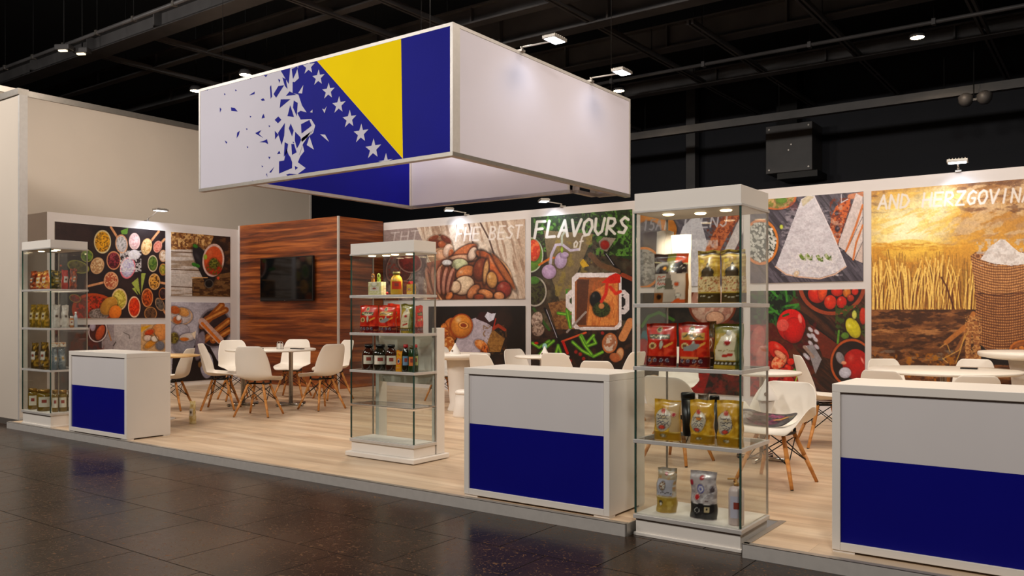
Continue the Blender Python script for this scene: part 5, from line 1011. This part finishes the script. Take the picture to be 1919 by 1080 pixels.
P('gift_carton', 765, 776, 533, 5.07, A1, 0.05, pr_small((226, 170, 60), (240, 196, 90), (214, 140, 50), (180, 60, 40)), 'small yellow carton with a red roof on the top shelf', box=True, m=PAPER, cat='carton').name = 'house_carton'
ch = bpy.data.objects['house_carton']; hh = (at_y(770, 533, 5.07)[1] - A1)
MB().add([(-.02, -.027, hh), (.02, -.027, hh), (.02, .027, hh), (-.02, .027, hh), (0, -.027, hh + .025), (0, .027, hh + .025)], [(0, 1, 4), (2, 3, 5), (1, 2, 5, 4), (3, 0, 4, 5)], mat('red_roof', (190, 36, 30), .4)).build('roof', ch)
GM = 'bags on the second shelf of the middle showcase'
P('snack_bag', 675.5, 709, 573, 5.09, A2, 0.08, pr_red, 'red bag, left end of the middle showcase second shelf', group=GM, seed=21)
P('snack_bag', 710, 743, 572, 5.09, A2, 0.08, pr_red2, 'red bag, second from the left in the middle showcase', group=GM, seed=22)
P('snack_bag', 752, 775, 570, 5.09, A2, 0.07, pr_olive, 'red topped bag with olive print, third from the left in the middle showcase', group=GM, seed=23)
w_, h, loc = put_side(779, 789, 573, -4.675, A2)
pouch('snack_bag', .09, h, .045, pr_red, 'dark red bag turned side on at the right end of the middle showcase', (-4.668, 5.13, A2 + .0008), math.radians(90), GM, seed=24)
P('snack_bag', 727, 750, 570, 5.165, A2, 0.05, pr_red, 'red bag standing behind the two front red bags', group=GM, seed=25)
DK = mat('dark_green_sauce', (34, 30, 18), .12, coat=.5); DKB = mat('dark_brown_sauce', (60, 24, 10), .12, coat=.5); OIL = mat('olive_oil', (110, 96, 24), .15, coat=.5); OILG = mat('green_oil', (36, 60, 28), .15, coat=.5)
GB2 = 'bottles on the third shelf of the middle showcase'; RC = mat('red_cap', (186, 30, 34), .4)
vessel('sauce_bottle', 682, 700, 646, 5.08, A3, DKB, BLACKP, 'brown sauce bottle with a black cap, leftmost of the row', lab=LW, group=GB2)
vessel('sauce_bottle', 702.5, 723, 646, 5.08, A3, DK, BLACKP, 'dark sauce bottle with a round cream label, second of the row', lab=LW, group=GB2)
vessel('sauce_bottle', 725, 741.5, 646, 5.08, A3, DKB, BLACKP, 'dark brown sauce bottle, third of the row', lab=LW, group=GB2)
P('pouch', 742.5, 754, 658, 5.06, A3, 0.03, pr_small((226, 160, 30), (240, 120, 40), (226, 110, 40), (50, 60, 110)), 'small yellow and orange sachet between the bottles', seed=26)
vessel('oil_bottle', 755, 766, 646, 5.07, A3, DK, RC, 'slim dark bottle with a red cap and a blue label', lab=LB, group=GB2)
vessel('oil_bottle', 766.5, 776, 648, 5.065, A3, OILG, mat('olive_cap2', (90, 80, 44), .4), 'slim green bottle with an orange label', lab=LO, group=GB2)
vessel('oil_bottle', 777, 783, 646, 5.11, A3, OILG, RC, 'slim green bottle with a red cap, right end of the row', lab=LGN, group=GB2)
# --- left showcase
B1, B2, B3, B4 = 1.484, 1.066, 0.615, 0.157
cols = {'r': ((96, 40, 24), (206, 96, 44), (110, 84, 70), (226, 120, 50)), 'y': ((150, 60, 30), (236, 190, 90), (226, 200, 160), (240, 170, 40)), 'o': ((60, 50, 26), (206, 170, 60), (120, 110, 60), (190, 150, 40)),
        'g': ((110, 84, 24), (186, 140, 44), (206, 176, 110), (96, 60, 30)), 'w': ((206, 196, 184), (230, 222, 210), (214, 206, 196), (90, 70, 60)), 'm': ((176, 40, 26), (206, 60, 40), (206, 196, 186), (90, 50, 44)),
        'b': ((84, 96, 104), (140, 146, 146), (150, 156, 160), (190, 150, 70)), 'k': ((64, 44, 18), (186, 140, 50), (206, 196, 180), (140, 60, 40))}
front = [('r', 58, 69.5, 508, B1, 'rust coloured bag, left end of the first shelf in the far left showcase'), ('y', 70, 80.5, 509, B1, 'brown bag with pale print, second on the first shelf of the far left showcase'), ('y', 81, 91, 508, B1, 'yellow and red bag, third on the first shelf of the far left showcase'),
         ('g', 58, 68, 571, B2, 'gold bag, left end of the second shelf in the far left showcase'), ('g', 68.5, 79, 571, B2, 'gold bag with a red top, second on the second shelf of the far left showcase'), ('g', 79.5, 91, 571, B2, 'gold bag, third on the second shelf of the far left showcase'),
         ('k', 60, 72.5, 643, B3, 'dark brown and gold bag, left on the third shelf of the far left showcase'), ('k', 77, 91, 642, B3, 'dark brown bag with an oval label on the third shelf of the far left showcase')]
G3 = 'packs in the far left showcase'
for i, (c, a, b_, vt, z, lb) in enumerate(front): P('snack_bag', a, b_, vt, 4.44, z, .07, pr_small(*cols[c]), lb, group=G3, seed=40 + i, n=(14, 20))
side_ = [('o', 96, 115, 507, B1, 'dark bag with yellow print on the right side of the first shelf, far left showcase'), ('m', 116, 128, 506, B1, 'red and white narrow bag on the right side of the first shelf, far left showcase'), ('r', 130.5, 144, 504, B1, 'orange and white bag, rear end of the first shelf, far left showcase'),
         ('w', 97, 112.5, 571, B2, 'white bag with brown top on the right side of the second shelf, far left showcase'), ('w', 115, 128, 572, B2, 'white bag with a gold foot, second from the glass edge, far left showcase'),
         ('b', 97, 108, 651, B3, 'blue grey bag nearest the glass edge on the third shelf, far left showcase'), ('b', 109, 123, 651, B3, 'blue grey bag with pale print beside it on the third shelf, far left showcase')]
for i, (c, a, b_, vt, z, lb) in enumerate(side_):
    w_, h, loc = put_side(a, b_, vt, -9.30, z); pouch('snack_bag', w_, h, .06, pr_small(*cols[c]), lb, loc, math.radians(90), G3, seed=60 + i, n=(14, 20))
for a, b_, lb in ((98, 115, 'white and gold flat pack lying across the blue grey bags'), (116, 138, 'white and gold flat pack lying at the rear of the third shelf')):
    w_, h, loc = put_side(a, b_, 641, -9.30, 0.862 if a == 98 else 0.862)
    pass
w_, h, loc = put_side(97, 109, 651, -9.30, B3)
zt = B3 + h + .004
for a, b_, lb in ((98, 109, 'white and gold flat pack lying on the nearer blue grey bag'), (110, 122, 'white and gold flat pack lying on the farther blue grey bag')):
    w_, h, loc = put_side(a, b_, 641, -9.30, zt); pouch('flat_pack', w_, .045, .07, pr_small((226, 216, 196), (206, 130, 70), (230, 224, 214), (150, 60, 40)), lb, loc, math.radians(90), G3, seed=80, n=(14, 10), box=True)
vessel('small_jar', 131, 138, 593, None, B2, mat('orange_jam', (196, 120, 50), .2), mat('white_lid', (220, 214, 206), .4), 'small orange jar on the second shelf of the far left showcase', 'jar', LW, cat='jar', side=-9.30)
vessel('water_bottle', 139, 145, 585, None, B2, mat('pale_clear_plastic', (190, 196, 204), .15), mat('white_lid', (220, 214, 206), .4), 'pale clear bottle at the rear of the second shelf, far left showcase', 'bottle', None, side=-9.30)
GJ = 'gold lidded jars on the floor of the far left showcase'; PICK = mat('pickled_olive', (120, 92, 24), .2, coat=.4); GL = mat('gold_lid', (150, 112, 50), .3, .6)
for i, (a, b_, Y, lb) in enumerate(((57.5, 65, 4.42, 'jar with a black label, front left corner of the row'), (67, 75.0, 4.48, 'jar second from the left in the front row'), (77, 88.5, 4.425, 'wider square label jar beside the green glass edge'))):
    vessel('pickle_jar', a, b_, 728 if i == 0 else 730, Y, B4, PICK, GL, lb, 'jar', LW, cat='jar', group=GJ)
for i, (a, b_, lb) in enumerate(((97.5, 109, 'jar just behind the green glass edge on the right side'), (110, 125.5, 'jar with a large cream label on the right side'), (126.5, 140, 'last jar, half hidden by the small white counter'))):
    vessel('pickle_jar', a, b_, 731, None, B4, PICK, GL, lb, 'jar', LW, cat='jar', group=GJ, side=-9.32)

# ================================================================ chairs
def shell_mesh(arm=False):
    if not arm:
        pr = [(.235, .405, .17, .00, 0), (.228, .428, .20, .005, 0), (.19, .443, .222, .012, 0), (.10, .438, .235, .03, 0), (.0, .428, .24, .045, 0), (-.09, .425, .238, .06, 0), (-.16, .437, .232, .075, .35), (-.205, .475, .226, .085, .75),
              (-.225, .54, .224, .08, 1), (-.238, .62, .220, .066, 1), (-.252, .70, .208, .05, 1), (-.266, .77, .190, .035, 1), (-.276, .815, .170, .025, 1), (-.28, .838, .135, .018, 1)]
        pw = 2.4
    else:
        pr = [(.25, .375, .19, .0, 0), (.243, .40, .225, .008, 0), (.20, .418, .25, .03, 0), (.12, .412, .262, .10, 0), (.02, .402, .268, .165, 0), (-.08, .40, .27, .175, 0), (-.16, .415, .268, .17, .4), (-.21, .455, .262, .16, .8),
              (-.232, .52, .256, .13, 1), (-.246, .59, .244, .10, 1), (-.258, .655, .222, .07, 1), (-.266, .695, .19, .045, 1), (-.27, .715, .14, .03, 1)]
        pw = 3.2
    n = 15; v = []; f = []
    for (y, z, w_, ra, b) in pr:
        for i in range(n):
            s = -1 + 2 * i / (n - 1); q = abs(s) ** pw
            v.append((s * w_, y + q * ra * b, z + q * ra * (1 - b) * 1.0))
    for j in range(len(pr) - 1):
        for i in range(n - 1): a = j * n + i; f.append((a, a + 1, a + n + 1, a + n))
    return MB().add(v, f, SHELL, True)
def make_chair(arm=False, label='', cat='chair'):
    t = empty('shell_chair' if not arm else 'tub_chair', (0, 0, 0), 0, label, cat)
    shell_mesh(arm).build('seat_shell', t, solid=.008, sub=1)
    zt = .395 if not arm else .372
    for sx in (-1, 1):
        for sy in (-1, 1):
            b = MB().tube((sx * .215, sy * .205 - .01, 0.004), (sx * .15, sy * .14 - .01, .2), .0125, LEGW, .0165).tube((sx * .15, sy * .14 - .01, .2), (sx * .095, sy * .085 - .01, zt - .01), .0165, LEGW, .015)
            b.tube((sx * .217, sy * .207 - .01, 0.0), (sx * .2155, sy * .2055 - .01, .004), .011, BLACKM); b.build('leg', t)
    w_ = MB(); L = {(sx, sy, k): (sx * (.215 - (.215 - .095) * k), sy * (.205 - (.205 - .085) * k) - .01, .004 + (zt - .014) * k) for sx in (-1, 1) for sy in (-1, 1) for k in (.42, .92)}
    for sx in (-1, 1): w_.tube(L[(sx, -1, .42)], L[(sx, 1, .92)], .0045, BLACKM, n=6).tube(L[(sx, 1, .42)], L[(sx, -1, .92)], .0045, BLACKM, n=6)
    for sy in (-1, 1): w_.tube(L[(-1, sy, .42)], L[(1, sy, .92)], .0045, BLACKM, n=6).tube(L[(1, sy, .42)], L[(-1, sy, .92)], .0045, BLACKM, n=6)
    w_.box(-.11, .11, -.015, -.005, zt - .02, zt - .002, BLACKM).box(-.11, -.095, -.11, .1, zt - .02, zt - .002, BLACKM).box(.095, .11, -.11, .1, zt - .02, zt - .002, BLACKM)
    for sx in (-.1, .1):
        for sy in (-.1, .09): w_.tube((sx, sy, zt - .01), (sx, sy, .418 if not arm else .395), .012, BLACKP, n=8)
    w_.build('wire_base', t); return t
proto = {}
def chair(x, y, face, label, group, arm=False, sc=1.0):
    """face = world direction the sitter looks towards"""
    rz = math.atan2(face[1], face[0]) - math.pi / 2
    if arm not in proto: o = proto[arm] = make_chair(arm, label); use = o
    else: use = copy_tree(proto[arm])
    use.location = (x, y, 0); use.rotation_euler = (0, 0, rz); use.scale = (sc, sc, sc)
    tag(use, label, 'chair', group); return use
def toward(x, y, tx, ty): return (tx - x, ty - y)
GA = 'white shell chairs around the big round table'; T1 = (-9.18, 7.17)
chair(-9.33, 6.52, (.72, .69), 'white shell chair seen side on at the left of the big round table', GA)
chair(-10.14, 7.34, (1, -.35), 'white shell chair facing the camera behind the side-on left chair', GA)
chair(-8.36, 6.36, (-.45, .9), 'white shell chair with its back to the camera, nearest at the round table', GA)
chair(-9.82, 8.05, (.5, -.8), 'white shell chair facing the camera against the walnut wall', GA)
chair(-8.30, 7.27, (-1, .05), 'white shell chair on the right of the round table, facing left', GA)
chair(-9.15, 8.22, (-.25, -1), 'white shell chair half hidden behind the right hand chair', GA)
def round_table(x, y, r, h, label, legs='cross', cat='table', poles=((0, 0),), bar=.3, rot=0.0):
    t = empty('round_table', (x, y, 0), rot, label, cat)
    MB().lathe([(r - .012, h - .026), (r, h - .018), (r, h - .005), (r - .006, h), (0, h)], TABW, n=48).build('tabletop', t)
    for px_, py_ in poles:
        b = MB(); b2 = MB().lathe([(.028, .03), (.028, h - .05), (.09, h - .03), (.09, h - .0265)], CHROME, cx=px_, cy=py_, n=16); b2.build('pole', t)
        for a in (0, math.pi / 2): c_, s_ = math.cos(a), math.sin(a); b.tube((px_ - bar * c_, py_ - bar * s_, .018), (px_ + bar * c_, py_ + bar * s_, .018), .016, CHROME)
        for a in range(4): c_, s_ = math.cos(a * math.pi / 2), math.sin(a * math.pi / 2); b.tube((px_ + (bar - .02) * c_, py_ + (bar - .02) * s_, 0), (px_ + (bar - .02) * c_, py_ + (bar - .02) * s_, .012), .018, BLACKP)
        b.build('foot', t)
    return t
round_table(T1[0], T1[1], .585, .752, 'large round white table with chrome columns in front of the walnut wall', poles=((.21, .16), (-.30, -.22)), bar=.24)
# things on the big table
a, b_ = at_d(560, 10.95)
nh = empty('napkin_holder', (-8.93, 7.12, .7528), .3, 'small chrome napkin holder standing on the big round table', 'napkin holder')
MB().box(-.035, .035, -.03, .03, 0, .006, CHROME).path([(-.03, -.028, .006), (-.03, -.028, .07), (-.015, -.028, .10), (.015, -.028, .10), (.03, -.028, .07), (.03, -.028, .006)], .004, CHROME).path([(-.03, .028, .006), (-.03, .028, .07), (-.015, .028, .10), (.015, .028, .10), (.03, .028, .07), (.03, .028, .006)], .004, CHROME).build('frame', nh)
MB().box(-.03, .03, -.022, .022, .0065, .075, WHITE).build('napkins', nh)
tag(MB().box(-.09, .09, -.035, .035, 0, .014, BLACKP).box(-.02, .05, -.03, .03, .0141, .03, BLACKP).build('folded_glasses_case', bevel=.004), 'black low case lying left of the napkin holder', 'case').location = (-9.22, 6.98, .7528)
tag(MB().box(-.11, .11, -.03, .03, 0, .012, BLACKP).build('phone', bevel=.003), 'black phone lying right of the napkin holder', 'phone').location = (-8.78, 7.28, .7528)

# left side table and pale wooden chair behind the small counter
t = empty('side_table', (-8.98, 5.46, 0), 0, 'small pale wooden topped table behind the small left counter', 'table')
TOPW = wood('light_birch', (196, 150, 92), (220, 178, 116), (236, 200, 144), .4, 'X')
MB().lathe([(.41, .722), (.43, .728), (.43, .74), (0, .742)], TOPW, n=40).build('tabletop', t)
MB().lathe([(.16, 0), (.16, .012), (.03, .03), (.025, .68), (.1, .7215)], WHITE, n=20).build('pedestal', t)
oc = chair(-9.78, 6.1, (-.8, -.55), 'white and tan shell chair behind the small left counter', 'chairs near the small left counter', sc=.93)
sb = empty('food_pouch', (-8.52, 5.02, 0), 0, 'small printed bag standing on the floor right behind the small counter', 'bag')
bpy.data.objects.remove(sb); w_, h, loc = put_front(316, 328, 734, 5.35, 0)
pouch('paper_bag', .085, .25, .06, pr_small((226, 206, 150), (206, 170, 90), (230, 222, 206), (90, 70, 50)), 'small printed bag standing on the floor right behind the small left counter', (-8.35, 5.46, .0008), .2, m=PAPER, seed=90, n=(14, 20))

# middle group
def pedestal_table(x, y, r, h, label, r0=.2, r1=.15):
    t = empty('pedestal_table', (x, y, 0), 0, label, 'table')
    MB().lathe([(r * .75, h - .07), (r * .96, h - .05), (r, h - .03), (r, h - .008), (r - .008, h), (0, h)], TABW, n=44).build('tabletop', t)
    MB().lathe([(r0, 0), (r0, .02), (r0 * .8, .1), (r1, .35), (r1 * 1.1, h - .2), (r0 * 1.1, h - .0705)], WHITE, n=32).build('column', t); return t
pedestal_table(-6.75, 8.15, .40, .72, 'white round table with a broad column beside the middle showcase', .14, .13)
tb = empty('waste_bin', (-6.28, 7.72, 0), 0, 'white tapered bin on the floor left of the middle counter', 'bin')
MB().lathe([(.155, 0), (.155, .025), (.125, .26), (.12, .27)], WHITE, n=28).build('body', tb)
MB().lathe([(.128, .2705), (.132, .28), (.132, .30), (.11, .315), (0, .32)], WHITE, n=28).build('lid', tb)
def napkin(x, y, z, label, s=1.0, rz=0):
    v = []; n = 14; pr = [(.07, 0), (.068, .012), (.05, .045), (.028, .085), (.012, .12), (.004, .135), (0, .137)]
    m_ = MB()
    for r, zz in pr:
        for i in range(n): a = 2 * math.pi * i / n; k = 1 + .12 * math.cos(3 * a) * (r / .07); v.append((r * k * math.cos(a) * s, r * k * math.sin(a) * s, zz * s))
    f = [(j * n + i, j * n + (i + 1) % n, (j + 1) * n + (i + 1) % n, (j + 1) * n + i) for j in range(len(pr) - 1) for i in range(n)]
    m_.add(v, f, WHITE, True).tube((.0, -.055 * s, .04 * s), (0, -.062 * s, .042 * s), .012 * s, mat('brown_stud', (96, 70, 44), .5), n=8)
    o = m_.build('folded_napkin'); o.location = (x, y, z); o.rotation_euler = (0, 0, rz); return tag(o, label, 'napkin')
napkin(-6.68, 8.0, .7208, 'white folded napkin on the broad column table beside the middle showcase', 1.0)
GMd = 'white shell chairs in the middle of the stand'
chair(-7.62, 8.85, (1, -.6), 'white shell chair half hidden right behind the middle showcase', GMd, sc=.9)
chair(-5.80, 7.62, (.1, 1), 'white shell chair back rising over the left end of the middle counter', GMd, sc=.92)
chair(-6.05, 8.62, (.9, -.2), 'rounded white chair back behind the left end of the middle counter', GMd, sc=.92)
chair(-5.10, 8.02, (-.1, 1), 'white shell chair back rising over the centre of the middle counter', GMd, sc=.94)
chair(-4.27, 7.42, (-.3, 1), 'low white chair back peeping over the right part of the middle counter', GMd, sc=.9)
chair(-4.62, 8.45, (-.9, .1), 'shaded white chair side against the green herb poster', GMd, sc=.95)
round_table(-5.62, 8.35, .33, .715, 'round white table top just visible behind the middle counter', bar=.2)
napkin(-5.45, 8.15, .7158, 'small white napkin tip behind the middle counter', .9)

# right group
GR = 'white chairs behind the nearest counter'; T2 = (-1.32, 8.50)
round_table(T2[0], T2[1], .64, .71, 'large round white table behind the nearest counter, below the wheat poster', bar=.35)
chair(-1.86, 9.12, (.5, -.6), 'white chair back behind the left end of the wheat poster table', GR, sc=.9)
chair(-1.58, 7.62, (.15, .9), 'white chair back in front of the left end of the wheat poster table', GR, sc=.9)
chair(-1.22, 9.52, (0, -1), 'white chair back beyond the middle of the wheat poster table', GR, sc=.9)
chair(-.98, 7.62, (-.3, .9), 'white chair back tucked under the front right of the wheat poster table', GR, sc=.88)
a, b_ = at_d(1798, 7.9); tag(MB().box(-.07, .07, -.035, .035, 0, .014, BLACKP).build('phone', bevel=.004), 'black phone lying on the table below the wheat poster', 'phone').location = (a + .1, 8.72, .7108)
pedestal_table(-.60, 9.28, .54, .86, 'tall white pedestal table at the right photo edge', .26, .24)
chair(-2.22, 8.0, (.85, .5), 'white shell chair seen side on left of the nearest counter', 'chairs near the tomato poster')
T3 = (-2.42, 6.88)
round_table(T3[0], T3[1], .31, .74, 'small round white table right behind the tall right showcase', bar=.22)
c1 = chair(-2.98, 6.45, (.15, 1), 'white tub chair with its back to the camera, seen through the tall showcase', 'tub chairs near the tall right showcase', arm=True)
c2 = chair(-2.03, 6.03, (-.12, -1), 'white tub chair facing the camera with a food picture on its seat', 'tub chairs near the tall right showcase', arm=True)
chair(-4.05, 8.75, (.4, -1), 'white shell chair whose legs show through the third tier of the tall showcase', 'chairs near the tomato poster')
# printed food picture on the seat
def pr_food(p, H):
    p.fill((74, 66, 66)); p.noise(0, 101, 0, 200, 10, 10, (130, 124, 120), .6, .55, .65); p.ell(46, 30, 38, 30, (44, 22, 40), tex=((150, 40, 90), 5, .9)); p.ell(40, 34, 20, 16, (30, 20, 32), tex=((96, 84, 90), 3, .8)); p.ell(62, 20, 16, 10, (176, 50, 110), tex=((90, 20, 60), 4, .8))
    for a0 in range(4): p.stroke([(66 + a0 * 5, 40 - a0 * 2), (84 + a0 * 3, 26 - a0 * 2)], 4, (226, 160, 60)); p.stroke([(66 + a0 * 5, 42 - a0 * 2), (84 + a0 * 3, 28 - a0 * 2)], 1.2, (170, 96, 30))
    p.ell(94, 30, 6, 9, (110, 120, 100)); p.ell(12, 30, 10, 20, (190, 184, 180), tex=((80, 70, 64), 4, .8))
n1, n2 = 60, 44; s = np.linspace(0, 100, n1); v_ = np.linspace(0, 62, n2); pc = Pic(s, np.broadcast_to(v_[:, None], (n2, n1)).copy()); pr_food(pc, 62); pc.C *= 0.75
Sg, T = np.meshgrid(np.linspace(-1, 1, n1), np.linspace(-1, 1, n2)); k = np.where(np.abs(Sg) > .7, 1 - ((np.abs(Sg) - .7) / .3) ** 2 * .6, 1.0)
bump = .012 * np.clip(1 - (Sg ** 2 + T ** 2) * 1.2, 0, 1) + .006 * vnoise(Sg * 9, T * 9, 3) * (Sg ** 2 + T ** 2 < .6)
PF = np.stack([Sg * .21, -T * .10 * k, .05 * np.abs(Sg) ** 3 + bump], -1)
PB = PF.copy()[::-1]; PB[..., 2] -= .006
o = grid_mesh('food_picture_mat', PF[::-1], pc.C[::-1], PAPER, extra=[(PB[::-1], np.full(PB.shape, .85))]); o.location = (-2.05, 5.93, .462); o.rotation_euler = (math.radians(20), 0, -.1)
tag(o, 'picture mat of dark berries and orange strips lying on the tub chair seat', 'place mat')
nst = empty('napkin_shadow_form', (-2.12, 6.10, .4245), 0, 'white bowl shape added in place of the napkin shadow, on the tub chair seat', 'stand')
MB().lathe([(.05, 0), (.045, .01), (.03, .03), (.04, .08), (.058, .15), (.06, .16), (0, .16)], WHITE, n=26).build('bowl', nst)  # bowl form put in where there is only the napkin's shadow
napkin(-2.12, 6.10, .5855, 'white cone napkin with a brown stud standing above the tub chair seat', 1.15, 0.3)
